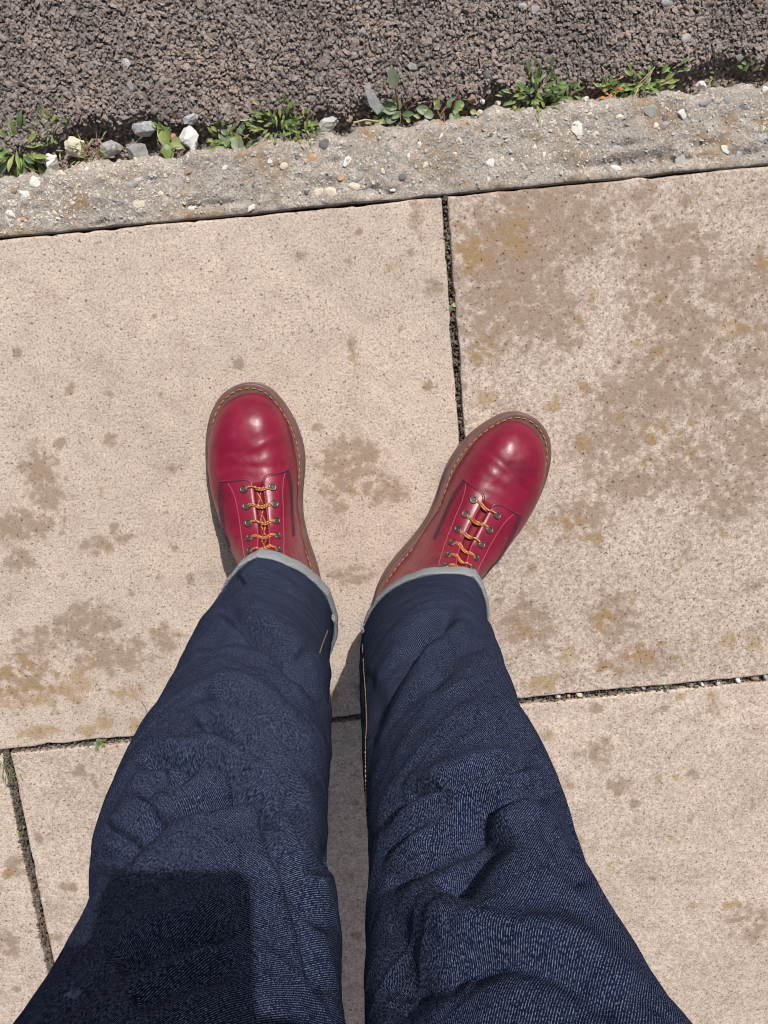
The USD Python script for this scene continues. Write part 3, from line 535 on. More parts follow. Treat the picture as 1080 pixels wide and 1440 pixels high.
w = weed('reddish_weed', 'weed with oval grey-green leaves and a reddish upright stem near the glass shard', 560, 158, [(7, 'round', (.012, .017), (.008, .011), (.1, .7), (.008, .005, .010), [5, 1, 5]), (5, 'round', (.010, .014), (.006, .009), (.3, 1.0), (.004, .004, .012), [3, 1, 5]), (10, 'spoon', (.008, .013), (.004, .007), (.1, .7), (.012, .006, .004), [0, 2])], LEAF, 10, -.012, stem=STEM, n_stem=4)
b = np.array([0, 0, 0.0]); q = np.array([[0, 0, 0], [0, .008, .012], [-.002, .016, .022], [-.003, .020, .028]])
obj('stem', tube(q, [.0011, .001, .0008, .0006], 6), STEM, w, smooth=True)
obj('leaf', leaf_mesh(q[-1] - [0, .002, 0], -.1, .35, .020, .012, 'round', .1), LEAF[5], w, smooth=True)
q = np.array([[-.005, 0, .002], [-.02, -.008, .003], [-.036, -.004, .002], [-.05, -.006, .003]])
obj('stem', tube(q, .0009, 5), STEMD, w, smooth=True)
weed('round_leaf_weed', 'sprawling weed with small round grey-green leaves left of the brown pebble', 628, 152, [(9, 'round', (.010, .016), (.008, .012), (.0, .7), (.012, .008, .008), [5, 0, 5]), (10, 'round', (.005, .009), (.004, .007), (.1, .8), (.010, .006, .004), [2, 5])], LEAF, 11, -.010, stem=STEM, n_stem=5)
weed('leafy_weed', 'bright green weed with a dense crown of pointed leaves right of the buff pebble', 752, 132, [(54, 'lance', (.012, .021), (.0040, .0066), (.1, 1.2), (.013, .010, .014), [0, 0, 2, 1])], LEAF, 12, -.012, stem=STEMG, n_stem=4)
weed('leafy_weed', 'low pointed green weed joined to the right of the dense crowned one', 796, 134, [(20, 'lance', (.010, .018), (.004, .006), (.0, .8), (.008, .006, .006), [0, 1, 0])], LEAF, 13, -.010)
weed('leafy_weed', 'small upright green weed with an orange dead tip left of the trailing one', 857, 125, [(20, 'lance', (.009, .016), (.0032, .0055), (.1, 1.2), (.006, .006, .010), [0, 2, 0, 6])], LEAF, 14, -.012, stem=STEM, n_stem=2)
weed('trailing_weed', 'long trailing green weed lying along the kerb towards the white pebble', 908, 121, [(44, 'lance', (.010, .018), (.004, .0064), (.0, 1.0), (.019, .007, .008), [0, 0, 2, 1])], LEAF, 15, -.010, stem=STEMD, n_stem=4)
weed('tiny_seedling', 'tiny seedling on the dark asphalt edge at the far right', 1052, 92, [(6, 'lance', (.006, .010), (.003, .004), (.1, .8), (.003, .003, .003), [0, 1])], LEAF, 16, -.012)
weed('thin_weed', 'single thin orange-tipped sprig beside the white pebble on the right', 1003, 110, [(5, 'lance', (.006, .011), (.002, .003), (.3, 1.2), (.002, .003, .006), [4, 6, 0])], LEAF, 17, -.010)
weed('joint_seedling', 'uppermost small seedling in the joint between the two upper slabs', 630, 343, [(6, 'round', (.004, .007), (.004, .006), (.1, .7), (.001, .004, .003), [5, 0])], LEAF, 18, -.004)
weed('joint_seedling', 'wider seedling straddling the joint between the upper slabs below the other', 635, 424, [(10, 'round', (.004, .007), (.004, .006), (.0, .6), (.006, .003, .003), [5, 0, 2])], LEAF, 19, -.001)
weed('joint_seedling', 'small seedling in the joint right of the right leg', 880, 970, [(8, 'lance', (.003, .006), (.002, .003), (.1, .8), (.003, .003, .002), [0, 5])], LEAF, 20, -.003)
weed('joint_seedling', 'rounder seedling further right in the joint beyond the right leg', 936, 965, [(8, 'round', (.004, .006), (.003, .005), (.0, .7), (.003, .002, .002), [0, 5])], LEAF, 21, -.003)
weed('joint_seedling', 'seedling with round leaves in the joint left of the left leg', 138, 1047, [(9, 'round', (.004, .007), (.004, .006), (.0, .6), (.004, .003, .003), [0, 5, 2])], LEAF, 22, -.002)
weed('joint_seedling', 'tiny yellow-green seedling low in the joint at the left edge', 27, 1172, [(6, 'round', (.003, .005), (.003, .004), (.0, .6), (.002, .003, .002), [2, 0])], LEAF, 23, -.004)
weed('grass_tuft', 'tuft of fine green grass growing at the slab corner on the left edge', -2, 1066, [(130, 'strap', (.012, .024), (.0008, .0015), (.3, 1.3), (.009, .014, .003), [0, 2, 0, 1, 4])], LEAF, 24, -.006, category='grass tuft')
# the loose blue thread
c = at(205, 998, .001); k = np.linspace(0, 1, 9)
q = np.stack([c[0] - .004 + .009 * k + .002 * np.sin(k * 5), c[1] + .012 - .024 * k, .0012 + .004 * np.sin(k * 3)], 1)
tag(obj('loose_thread', tube(q, .00035, 5), plain('blue_thread', (.05, .07, .15), .8), smooth=True), 'short curled blue thread lying on the slab beside the left leg', 'thread')

# ------------------------------------------------------------------ the person: boots
from scipy.interpolate import PchipInterpolator, CubicSpline, RegularGridInterpolator
from scipy.spatial import cKDTree
from scipy.sparse import coo_matrix
from scipy.ndimage import gaussian_filter

person = tag(group('person'), 'person standing on the paving in turned-up dark blue jeans and cherry red lace-up boots', 'person')

# sole outline of a right foot, x outwards, y forwards from the back of the heel
SOLE_IN = [(-.022, .004), (-.034, .02), (-.0405, .05), (-.039, .08), (-.035, .11), (-.0345, .14), (-.040, .17), (-.0475, .20), (-.0485, .225), (-.044, .25), (-.034, .275), (-.018, .2945)]
SOLE_OUT = [(.017, .2975), (.031, .2895), (.045, .273), (.055, .251), (.062, .222), (.0645, .19), (.061, .15), (.052, .11), (.045, .08), (.042, .05), (.036, .02), (.022, .004)]
def closed_spline(pts, n):
    p = np.array(pts + pts[:1]); t = np.r_[0, np.cumsum(np.linalg.norm(np.diff(p, axis=0), axis=1))]
    c = CubicSpline(t, p, bc_type='periodic'); q = c(np.linspace(0, t[-1], 4000)); s = np.r_[0, np.cumsum(np.linalg.norm(np.diff(q, axis=0), axis=1))]
    u = np.linspace(0, s[-1], n, endpoint=False); return np.stack([np.interp(u, s, q[:, 0]), np.interp(u, s, q[:, 1])], 1)
NOUT = 240
OUT = closed_spline([(0, 0)] + SOLE_IN + [(0, .3)] + SOLE_OUT, NOUT)      # clockwise seen from above
tn = np.roll(OUT, -1, 0) - np.roll(OUT, 1, 0); tn /= np.linalg.norm(tn, axis=1, keepdims=True)
ONRM = np.stack([-tn[:, 1], tn[:, 0]], 1)
if ((OUT + ONRM * .001 - [0, .15]) ** 2).sum() < ((OUT - [0, .15]) ** 2).sum(): ONRM = -ONRM
SOLE_H = .030
def spring(y): return .007 * np.clip((y - .20) / .1, 0, 2) ** 2

def ring_at(off, z):
    p = OUT + ONRM * off; return np.c_[p, z + spring(p[:, 1])]

def sole_mesh():
    lev = [(-.006, 0), (-.0025, .0006), (-.0008, .003), (0, .006)]
    for k in range(5):
        z = .0085 + k * .0030; lev += [(0, z), (-.0011, z + .0006), (-.0011, z + .0012), (0, z + .0018)]
    lev += [(.0004, .0245), (.0004, SOLE_H - .0022), (-.0003, SOLE_H - .0007), (-.0016, SOLE_H), (-.004, SOLE_H + .0003), (-.016, SOLE_H - .001)]
    V = np.concatenate([ring_at(o, z) for o, z in lev]); F = tris(grid_faces(len(lev), NOUT, wrap=True))
    n = len(V); V = np.vstack([V, [[0, .15, 0]], [[0, .15, SOLE_H - .001]]]); j = np.arange(NOUT); k = (j + 1) % NOUT; e = (len(lev) - 1) * NOUT
    F = np.vstack([F, np.stack([np.full(NOUT, n), k, j], 1), np.stack([np.full(NOUT, n + 1), e + j, e + k], 1)])
    m = trimesh.Trimesh(V, F, process=False); 
    if m.volume < 0: m.invert()
    return m

# the upper is a sock of cross-sections: B = sole end, T = ridge end of every section
FOOT_Y = [.2895, .2885, .286, .281, .273, .262, .248, .23, .21, .19, .17, .15]
FOOT_O = [.001, .0090, .0180, .0270, .0360, .0443, .0515, .0572, .0608, .0618, .0600, .0570]
FOOT_I = [.001, .0075, .0150, .0220, .0282, .0340, .0376, .0398, .0402, .0382, .0350, .0312]
FOOT_H = [.0320, .0390, .0460, .0540, .0625, .0700, .0755, .0795, .0835, .0900, .0985, .1085]
ST = [(y, SOLE_H - .003, y, h, o, i, 0) for y, h, o, i in zip(FOOT_Y, FOOT_H, FOOT_O, FOOT_I)]
ST += [(.125, .027, .1425, .118, .0525, .0310, 0), (.095, .027, .1370, .128, .0470, .0315, 0), (.060, .027, .1325, .139, .0415, .0345, .05), (.025, .029, .128, .152, .040, .037, .25), (.012, .045, .125, .167, .040, .038, .6),
       (.010, .075, .120, .180, .039, .038, .9), (.016, .11, .115, .195, .038, .038, 1), (.020, .15, .110, .205, .038, .038, 1), (.022, .18, .107, .212, .037, .037, 1)]
ST = np.array(ST); kk = np.r_[0, np.cumsum(np.hypot(*(np.diff(ST[:, 2:4], axis=0).T)) + .4 * np.hypot(*(np.diff(ST[:, 0:2], axis=0).T)))]
NS, NP = 260, 161
fine = np.r_[np.linspace(0, .02, 40, endpoint=False), np.linspace(.02, kk[-1], NS - 40)]
SEC = PchipInterpolator(kk, ST)(fine)
def upper_points():
    P = np.zeros((NS, NP, 3))
    for i, (by, bz, ty, tz, wo, wi, c) in enumerate(SEC):
        ph = np.linspace(-c * math.pi / 2, math.pi + c * math.pi / 2, NP); cs, sn = np.cos(ph), np.sin(ph)
        e = .80 + .12 * np.clip(c + (i > 150) * .5, 0, 1)
        x = np.sign(cs) * np.abs(cs) ** e * np.where(cs > 0, wo, wi)
        m = c * .5; h = np.where(sn >= 0, m + (1 - m) * np.abs(sn) ** .92, m + m * -np.abs(sn))
        h = np.where(sn < 0, m - m * np.abs(sn), h)
        y = by + (ty - by) * h; z = bz + (tz - bz) * h
        P[i] = np.stack([x, y, z + spring(y)], 1)
    return P
UP = upper_points()
mid = NP // 2
S_ARC = np.r_[0, np.cumsum(np.linalg.norm(np.diff(UP[:, mid], axis=0), axis=1))]
S_AT_Y = lambda y: float(np.interp(-y, -UP[:200, mid, 1], S_ARC[:200]))
def grid_normals(P):
    a = np.gradient(P, axis=0); b = np.gradient(P, axis=1); n = np.cross(b, a); n /= np.linalg.norm(n, axis=-1, keepdims=True) + 1e-12
    return n
seg = np.linalg.norm(np.diff(UP, axis=1), axis=2); cum = np.concatenate([np.zeros((NS, 1)), np.cumsum(seg, 1)], 1)
D_ARC = cum[:, mid:mid + 1] - cum                        # positive outwards
S_THROAT, S_FRONT = S_AT_Y(.1955), S_AT_Y(.2035)

def crease(seed):
    """Wear creases across the vamp, dents, and the groove between the facings, as displacement along the normal."""
    r = np.random.default_rng(seed); P, D = UP, D_ARC; S = np.repeat(S_ARC[:, None], NP, 1); q = np.zeros((NS, NP))
    for y0, a, w, sk in ((.243, .0003, .0050, .06), (.231, .0006, .0046, -.05), (.222, .0004, .0044, .06), (.213, .0003, .0034, -.08), (.237, .0002, .0022, .18)):
        s0 = S_AT_Y(y0) + D * sk + .0025 * np.sin(D * 70 + r.uniform(0, 6)); u = (S - s0) / w
        q += -a * np.exp(-u * u) * np.exp(-(D / .050) ** 4) + .55 * a * np.exp(-((u - 2.0) ** 2)) * np.exp(-(D / .045) ** 4)
    q += (fbm(P * 38 + seed, 3, seed) - .5) * .0016 * np.clip((S - .012) / .03, 0, 1)
    q += (fbm(P * 110 + seed, 2, seed + 1) - .5) * .0005
    gap = np.clip((S - S_THROAT) / .006, 0, 1) * np.exp(-(D / .0052) ** 4)
    return q - .0034 * gap

def make_boot(side, heel, heading, seed, skew, lace_last):
    u = np.array([math.sin(heading), math.cos(heading)]); v = np.array([u[1], -u[0]])
    def W(p):                                            # boot frame -> the world; the left boot is the mirror image
        p = np.asarray(p, float); q = p.copy(); q[..., :2] = heel + side * p[..., :1] * v + p[..., 1:2] * u; return q
    def fix(m):
        m = m if isinstance(m, trimesh.Trimesh) else trimesh.Trimesh(m[0], m[1], process=False)
        f = np.asarray(m.faces); return trimesh.Trimesh(W(m.vertices), f if side > 0 else f[:, ::-1], process=False)
    P = UP + grid_normals(UP) * crease(seed)[..., None]
    dg = np.arange(-.115, .1151, .0005)
    PD = np.stack([np.stack([np.interp(dg, D_ARC[i][::-1], P[i, ::-1, k]) for k in range(3)], 1) for i in range(NS)])
    RG = RegularGridInterpolator((S_ARC + np.arange(NS) * 1e-9, dg), PD, bounds_error=False, fill_value=None)
    def surf(s, d, off=0.0):
        s, d = np.broadcast_arrays(np.asarray(s, float), np.asarray(d, float)); s = np.clip(s, .001, S_ARC[-1] - .001)
        p = RG(np.stack([s, d], -1)); a = RG(np.stack([s + .0012, d], -1)) - RG(np.stack([s - .0012, d], -1)); b = RG(np.stack([s, d + .0012], -1)) - RG(np.stack([s, d - .0012], -1))
        n = np.cross(a, b); n /= np.linalg.norm(n, axis=-1, keepdims=True) + 1e-12
        n = np.where((n[..., 2:] < -.3), -n, n)
        return p + n * np.asarray(off)[..., None] if np.ndim(off) else p + n * off
    up_f = tris(grid_faces(NS, NP)); um = trimesh.Trimesh(P.reshape(-1, 3), up_f, process=False)
    c = um.triangles_center; k = np.argmax(c[:, 2] * (np.abs(c[:, 1] - .23) < .01))
    if um.face_normals[k][2] < 0: um.invert()
    boot = group('boot', person)
    obj('sole', fix(sole_mesh()), SOLE, boot, smooth=40)
    obj('vamp', fix(um), LEATHER, boot, smooth=True)
    # welt stitching, long yellow stitches on the sole's rim
    st = []; L = ring_at(-.0052, SOLE_H + .0006); per = np.r_[0, np.cumsum(np.linalg.norm(np.diff(np.vstack([L, L[:1]]), axis=0), axis=1))]; LL = np.vstack([L, L[:1]])
    def onrim(t): return np.stack([np.interp(t, per, LL[:, k]) for k in range(3)], -1)
    r = np.random.default_rng(seed); t = 0
    while t < per[-1] - .008:
        l = r.uniform(.0042, .0056); q = onrim(np.linspace(t, t + l, 5)); q[:, 2] += .0006 * np.sin(np.linspace(0, math.pi, 5)) - .0001; st.append(tube(q, .00060, 5)); t += l + r.uniform(.0026, .0036)
    obj('welt_stitching', fix(cat(st)), WELT_THREAD, boot, smooth=True)
    # quarters: the two eyelet flaps laid over the vamp
    s_end = S_ARC[-1] - .035
    def te(s, sgn): return np.interp(s, [S_FRONT, S_FRONT + .02, S_FRONT + .05, S_FRONT + .09], [.045, .052, .058, .064] if sgn > 0 else [.040, .046, .051, .056])
    for sgn in (1, -1):
        nu, nv = 70, 46
        vv = np.linspace(0, 1, nv); uu = np.linspace(0, 1, nu) ** 1.15
        Vg, Ug = np.meshgrid(vv, uu)
        rc = np.clip(1 - Vg / .26, 0, 1); corner = .0085 * (1 - np.sqrt(np.maximum(1 - rc ** 2, 0)))
        rc2 = np.clip((Vg - .86) / .14, 0, 1); corner = corner + .004 * (1 - np.sqrt(np.maximum(1 - rc2 ** 2, 0)))
        s = S_FRONT + corner + Ug * (s_end - S_FRONT - corner); d = sgn * (.0046 + Vg * (te(s, sgn) - .0046))
        edge = np.minimum(np.minimum(Vg / .02, Ug / .012), (1 - Vg) / .02); off = np.where(edge < .5, .0008, .0015)
        G = surf(s, d, off)
        ring = [(0, j) for j in range(nv)] + [(i, nv - 1) for i in range(1, nu)] + [(nu - 1, j) for j in range(nv - 2, -1, -1)] + [(i, 0) for i in range(nu - 2, 0, -1)]
        ri = np.array([i * nv + j for i, j in ring]); low = surf(s, d, -.0012).reshape(-1, 3)[ri]
        Vv = np.vstack([G.reshape(-1, 3), low]); n0 = nu * nv; q = len(ri); j = np.arange(q); jn = (j + 1) % q
        F = np.vstack([tris(grid_faces(nu, nv)), tris(np.stack([ri[j], n0 + j, n0 + jn, ri[jn]], 1))])
        m = trimesh.Trimesh(Vv, F, process=False)
        if m.face_normals[:nu].mean(0)[2] < 0: m.invert()
        obj('quarter', fix(m), LEATHER, boot, smooth=50)
    w = np.linspace(-.0050, .0050, 7); sg = np.linspace(S_THROAT - .002, S_ARC[-1] - .03, 50); G = surf(sg[:, None], w[None], .0002 + 0 * (sg[:, None] + w[None])); tg = trimesh.Trimesh(G.reshape(-1, 3), tris(grid_faces(50, 7)), process=False)
    if tg.face_normals[:40].mean(0)[2] < 0: tg.invert()
    obj('tongue', fix(tg), TONGUE, boot, smooth=True)
    def stitch(name, paths, material, dash, gap, rad, off):
        ms = []
        for s, d in paths:
            s = np.asarray(s, float); d = np.asarray(d, float); t0 = np.linspace(0, 1, len(s)); tt_ = np.linspace(0, 1, 200); ss = np.interp(tt_, t0, s); dd = np.interp(tt_, t0, d)
            q = surf(ss, dd, off); cl = np.r_[0, np.cumsum(np.linalg.norm(np.diff(q, axis=0), axis=1))]; t = 0
            while t + dash < cl[-1]:
                w = np.array([t, t + dash / 2, t + dash]); p3 = np.stack([np.interp(w, cl, q[:, k]) for k in range(3)], 1); ms.append(tube(p3, rad * np.array([.7, 1, .7]), 5)); t += dash + gap
        obj(name, fix(cat(ms)), material, boot, smooth=True)
    vs = np.linspace(0, 1, 40); dark, pale = [], []
    for sgn in (1, -1):
        rc = np.clip(1 - vs / .26, 0, 1); sc = S_FRONT + .0085 * (1 - np.sqrt(1 - rc ** 2)) + .0022
        dark.append((sc, sgn * (.0064 + vs * (te(S_FRONT, sgn) - .0074))))
        sb = np.linspace(S_FRONT + .001, S_FRONT + .075, 30)
        for o in (.0016, .0044, .0072): dark.append((sb, sgn * (te(sb, sgn) - o)))
        sb = np.linspace(S_THROAT + .004, S_ARC[-1] - .06, 30); pale.append((sb, sgn * (0 * sb + .0066)))
        sf = np.linspace(S_FRONT + .004, S_ARC[-1] - .06, 30); pale.append((sf, sgn * (.0245 + .011 * np.exp(-(sf - S_FRONT) / .012))))
    stitch('seam_stitching', dark, DARK_THREAD, .0021, .0007, .00075, .0019)
    stitch('edge_stitching', pale, PALE_THREAD, .0015, .0012, .00042, .0017)
    # eyelets and laces
    S1, STEP = S_AT_Y(.1905), .0188; tor = trimesh.creation.torus(.0035, .00120, major_sections=20, minor_sections=8); disc = trimesh.creation.cylinder(.0028, .0006, sections=16)
    def frame(s, d):
        p = surf(np.array([s]), np.array([d]), .0017)[0]; a = surf(np.array([s + .002]), np.array([d]))[0] - surf(np.array([s - .002]), np.array([d]))[0]; b = surf(np.array([s]), np.array([d + .002]))[0] - surf(np.array([s]), np.array([d - .002]))[0]
        a /= np.linalg.norm(a); n = np.cross(a, b); n /= np.linalg.norm(n); n = n if n[2] > 0 else -n; b = np.cross(n, a); M4 = np.eye(4); M4[:3, 0], M4[:3, 1], M4[:3, 2], M4[:3, 3] = a, b, n, p; return M4
    r = np.random.default_rng(seed + 3)
    for k in range(6):
        for sgn in (1, -1):
            M4 = frame(S1 + STEP * k + skew * sgn, sgn * .0152); e = tor.copy(); e.apply_transform(M4); h = disc.copy(); h.apply_transform(M4)
            ep = obj('eyelet', fix(e), METAL, boot, smooth=True); 
            obj('eyelet_hole', fix(h), HOLE, boot, smooth=30)
        if k < 6:
            w = np.linspace(-1, 1, 17); d = w * .0150; ss = S1 + STEP * k + skew * w + .0012 * np.sin(w * 3 + r.uniform(0, 6)); off = .0026 - .0030 * np.abs(w) ** 8 + .0010 * (1 - w * w) - .0002
            ps = surf(ss, d, 0.0); base = surf(ss, np.where(np.abs(d) < .007, np.sign(d + 1e-9) * .007, d), 0.0); ps[:, 2] = np.maximum(ps[:, 2], np.interp(w, [-1, -.5, .5, 1], [ps[0, 2], base[4, 2], base[12, 2], ps[-1, 2]]))
            nn = surf(ss, d, 1.0) - surf(ss, d, 0.0); nn[:, :] = np.where(np.abs(w)[:, None] < .5, nn[[4, 12]].mean(0), nn); nn /= np.linalg.norm(nn, axis=1, keepdims=True)
            sp_ = .0009 * (1 - np.abs(w) ** 3)[:, None] * np.array([0, 1.0, 0.0])
            obj('lace', fix(tube(ps + nn * off[:, None] + sp_ * (1 + .3 * np.sin(w * 2 + k))[:, None], .00108, 8)), LACE, boot, smooth=True)
            # the second strand beside it
            w2 = np.linspace(-1.0, 1.0 if k % 2 else .45, 15); i0 = np.interp(w2, w, np.arange(17)); q2 = np.stack([np.interp(i0, np.arange(17), (ps + nn * off[:, None])[:, c_]) for c_ in range(3)], 1)
            q2[:, 1] -= .0009 * (1 - np.abs(w2) ** 3) * (1 + .4 * np.cos(w2 * 2.5 + k)); q2[:, 2] += -.0002 - (0 if k % 2 else .0030) * np.clip((w2 - .0) / .45, 0, 1)
            obj('lace', fix(tube(q2, .00105, 7)), LACE, boot, smooth=True)
        if k < 5 and side < 0:
            for sg in (1, -1):
                w = np.linspace(0, 1, 7); q = surf(S1 + STEP * (k + w) , sg * (.0042 - .0084 * w) * .9, .0012); obj('under_lace', fix(tube(q, .0006, 6)), LACE, boot, smooth=True)
    # back stay seam and pull loop stitching behind the ankle
    return boot, W

bootL, WL = make_boot(-1, np.array([-.117, -.3506]), math.radians(-3.7), 3, -.0014, 0)
bootR, WR = make_boot(1, np.array([-.0035, -.3567]), math.radians(37.5), 8, .0004, 0)
tag(bootL, 'left boot pointing straight ahead'); tag(bootR, 'right boot turned out to the right')

# ------------------------------------------------------------------ the person: jeans
NV, NT = 760, 440
LEG_Z = np.array([.112, .17, .24, .31, .38, .45, .52, .59, .66, .74, .86])
LEG_Y = PchipInterpolator([.112, .3, .5, .66, .86], [-.290, -.294, -.306, -.335, -.356])       # the leg's axis, front to back
LEG_B = PchipInterpolator([.112, .25, .4, .55, .7, .86], [.0725, .070, .072, .078, .083, .086]) # half depth
def leg_surface(hx, hy, hz, slant, heading, cx, half):
    """Rings from the turned-up hem to the hip; cx and half give the leg's axis and half width at LEG_Z."""
    z = np.linspace(LEG_Z[0], LEG_Z[-1], NV); v = z - LEG_Z[0]
    c = np.stack([PchipInterpolator(LEG_Z, cx)(z), LEG_Y(z) + (hy - LEG_Y(LEG_Z[0])) * np.exp(-(v / .12) ** 2), z], 1); a = PchipInterpolator(LEG_Z, half)(z); b = LEG_B(z)
    yaw = heading * (.45 + .55 * np.exp(-(v / .25) ** 2)); sl = slant * np.exp(-(v / .13) ** 2); b = b + .012 * np.exp(-(v / .07) ** 2); pw = 1 + .40 * np.exp(-(v / .08) ** 2)[:, None]; th = np.linspace(-math.pi, math.pi, NT)
    X = np.stack([np.cos(yaw), -np.sin(yaw), 0 * yaw], 1)[:, None]; Y = np.stack([np.sin(yaw), np.cos(yaw), 0 * yaw], 1)[:, None]
    sn, cn = np.sin(th)[None], np.cos(th)[None]; sn = np.sign(sn) * np.abs(sn) ** np.where(cn > 0, pw, 1.0)
    return c[:, None] + (a[:, None] * sn)[..., None] * X + (b[:, None] * cn)[..., None] * Y + (sl[:, None] * np.cos(th))[..., None] * np.array([0, 0, 1.0]), v, th

A_ = lambda pts, s, ox, oy: [(ox + x / s, oy + y / s) for x, y in pts]
ca = lambda *p: A_(p, 2.842, 120, 760); cb = lambda *p: A_(p, 2.842, 480, 790); cc = lambda *p: A_(p, 2.571, 100, 1100); cd = lambda *p: A_(p, 2.204, 490, 1100)
# folds as (centre line of the valley, depth in mm, half width in picture pixels)
FOLDS_L = [(ca((520, 250), (570, 280), (640, 305), (720, 360), (790, 430), (850, 510), (900, 570), (950, 650)), 4.5, 8), (ca((420, 430), (520, 385), (620, 375), (720, 410), (800, 480), (870, 580)), 2.6, 9),
           (ca((470, 570), (560, 600), (640, 630), (720, 690), (800, 760), (870, 850), (930, 960)), 5.5, 9), (ca((420, 670), (520, 730), (600, 790), (700, 860), (780, 940), (850, 1030), (900, 1120)), 4.6, 8),
           (ca((180, 900), (260, 872), (360, 862), (460, 868), (560, 905), (660, 965), (740, 1040), (800, 1110)), 5.5, 7), (ca((300, 1010), (360, 950), (440, 905), (470, 900)), 2.2, 8), (ca((200, 1030), (270, 960), (340, 920)), 1.4, 9),
           (cc((300, 110), (430, 75), (560, 45), (660, 40), (730, 120), (800, 250), (870, 380), (920, 480), (960, 570)), 5.0, 9), (cc((760, 50), (830, 130), (890, 250), (925, 350)), 3.0, 8), (cc((680, 110), (740, 230), (790, 350), (850, 500), (890, 640), (920, 800)), 2.6, 9),
           (cc((110, 170), (160, 195), (175, 240)), 1.2, 7), (cc((90, 330), (180, 230), (270, 150), (330, 90)), 3.5, 12), (cc((120, 640), (330, 570), (480, 525), (600, 520)), 3.0, 14), (cc((200, 800), (420, 700), (620, 660)), 2.0, 14), (ca((860, 420), (900, 520), (945, 600), (965, 690)), 2.0, 7), (ca((620, 130), (560, 190), (520, 250)), 1.5, 12)]
FOLDS_R = [(cb((480, 150), (420, 210), (340, 280), (260, 370), (190, 470), (140, 580), (110, 700)), 6.0, 10), (cb((585, 215), (560, 260), (500, 300), (430, 340)), 2.2, 10), (cb((600, 345), (540, 335), (450, 375), (380, 440), (320, 520)), 2.4, 12),
           (cb((790, 770), (720, 800), (620, 822), (520, 845), (400, 890), (280, 930), (200, 1000), (150, 1080)), 5.5, 8), (cb((900, 940), (780, 905), (680, 905), (580, 930), (480, 980), (380, 1050), (290, 1120)), 4.2, 8), (cb((240, 930), (300, 900), (380, 880)), 2.0, 6),
           (cd((560, 25), (440, 60), (330, 130), (220, 215), (130, 300), (80, 360)), 5.0, 10), (cd((340, 40), (210, 125), (130, 200), (90, 260)), 3.5, 7), (cd((660, 60), (700, 130), (720, 220)), 2.5, 8), (cd((600, 100), (650, 180), (700, 260), (740, 330)), 2.5, 10),
           (cd((220, 480), (330, 430), (460, 470), (560, 480), (680, 530), (800, 620), (900, 700)), -4.0, 22), (cd((300, 620), (450, 540), (560, 545), (660, 580), (780, 660), (860, 740)), 3.5, 16), (cd((120, 740), (220, 640), (360, 600)), 3.0, 18), (cd((470, 90), (400, 160), (330, 240), (270, 350)), 9.0, 28), (cd((120, 400), (160, 520), (140, 680)), 3.0, 20), (cb((90, 420), (115, 560), (110, 760)), 2.0, 7), (cb((640, 560), (700, 680), (780, 770)), 1.6, 12)]

def make_leg(hem, slant, heading, cx, half, folds, seed, depth, wide):
    P, v, th = leg_surface(*hem, slant, heading, cx, half)
    N = grid_normals(P); 
    if (N[NV // 3, NT // 2] @ np.array([0, 1, 0])) < 0: N = -N
    px = pix(P.reshape(-1, 3)); front = ((N * (CAM_P - P)).sum(-1) > 0).ravel() & (P[..., 2].ravel() < .80)
    # folds run on smoothly over the edge of the leg, fading towards its back
    ct = np.cos(th)[None, :] + 0 * v[:, None]; q = np.zeros(NV * NT)
    for line, dep, w in folds:
        w = w * wide
        L = CubicSpline(np.arange(len(line)), np.array(line))(np.linspace(0, len(line) - 1, 40)); d, t = seg_dist(px, L)
        taper = np.clip(np.minimum(t, 1 - t) / .16, 0, 1); taper = taper * taper * (3 - 2 * taper)
        d = d + 1e4 * ~front
        side = np.exp(-(d / w) ** 2) - .12 * np.exp(-((d - 2.1 * w) / w) ** 2)
        q -= dep * depth * 1e-3 * side * taper
    q = q.reshape(NV, NT)
    p2 = np.stack([np.sin(th)[None] * .07 + 0 * v[:, None], np.cos(th)[None] * .07 + 0 * v[:, None], v[:, None] + 0 * th[None]], -1)
    q += (fbm(p2 * np.array([22, 22, 30]) + seed, 2, seed) - .5) * .0070 * np.clip(v / .05, 0, 1)[:, None]
    q += (fbm(p2 * np.array([55, 55, 75]) + seed, 2, seed + 7) - .5) * .0010 * np.clip(v / .03, 0, 1)[:, None]
    p3 = np.stack([p2[..., 0] * 16 + p2[..., 2] * 9, p2[..., 1] * 16, p2[..., 2] * 46 - np.abs(np.sin(th))[None] * 2.2 + seed], -1)
    q += (1 - np.abs(2 * fbm(p3, 3, seed + 3) - 1) - .75) * .0030 * np.clip(v / .06, 0, 1)[:, None]
    q *= np.clip((v - .012) / .03, 0, 1)[:, None]
    face = np.abs((N * (CAM_P - P)).sum(-1)) / np.linalg.norm(CAM_P - P, axis=-1); q *= .35 + .65 * np.clip(face / .35, 0, 1)
    q[:, -1] = q[:, 0] = (q[:, 0] + q[:, -1]) / 2
    P = P + N * q[..., None]
    N = grid_normals(P)
    if (N[NV // 3, NT // 2] @ np.array([0, 1, 0])) < 0: N = -N
    # the weave follows the cloth: arc lengths along and round the leg, evened out
    dv = np.r_[np.zeros((1, NT)), np.linalg.norm(np.diff(P, axis=0), axis=2)]; du = np.c_[np.zeros(NV), np.linalg.norm(np.diff(P, axis=1), axis=2)]
    au = np.cumsum(gaussian_filter(du, (50, 10)), 1); au -= au[:, NT // 2][:, None]
    uv = np.stack([au, np.cumsum(gaussian_filter(dv, (16, 50)), 0)], -1)
    return P, N, v, th, uv

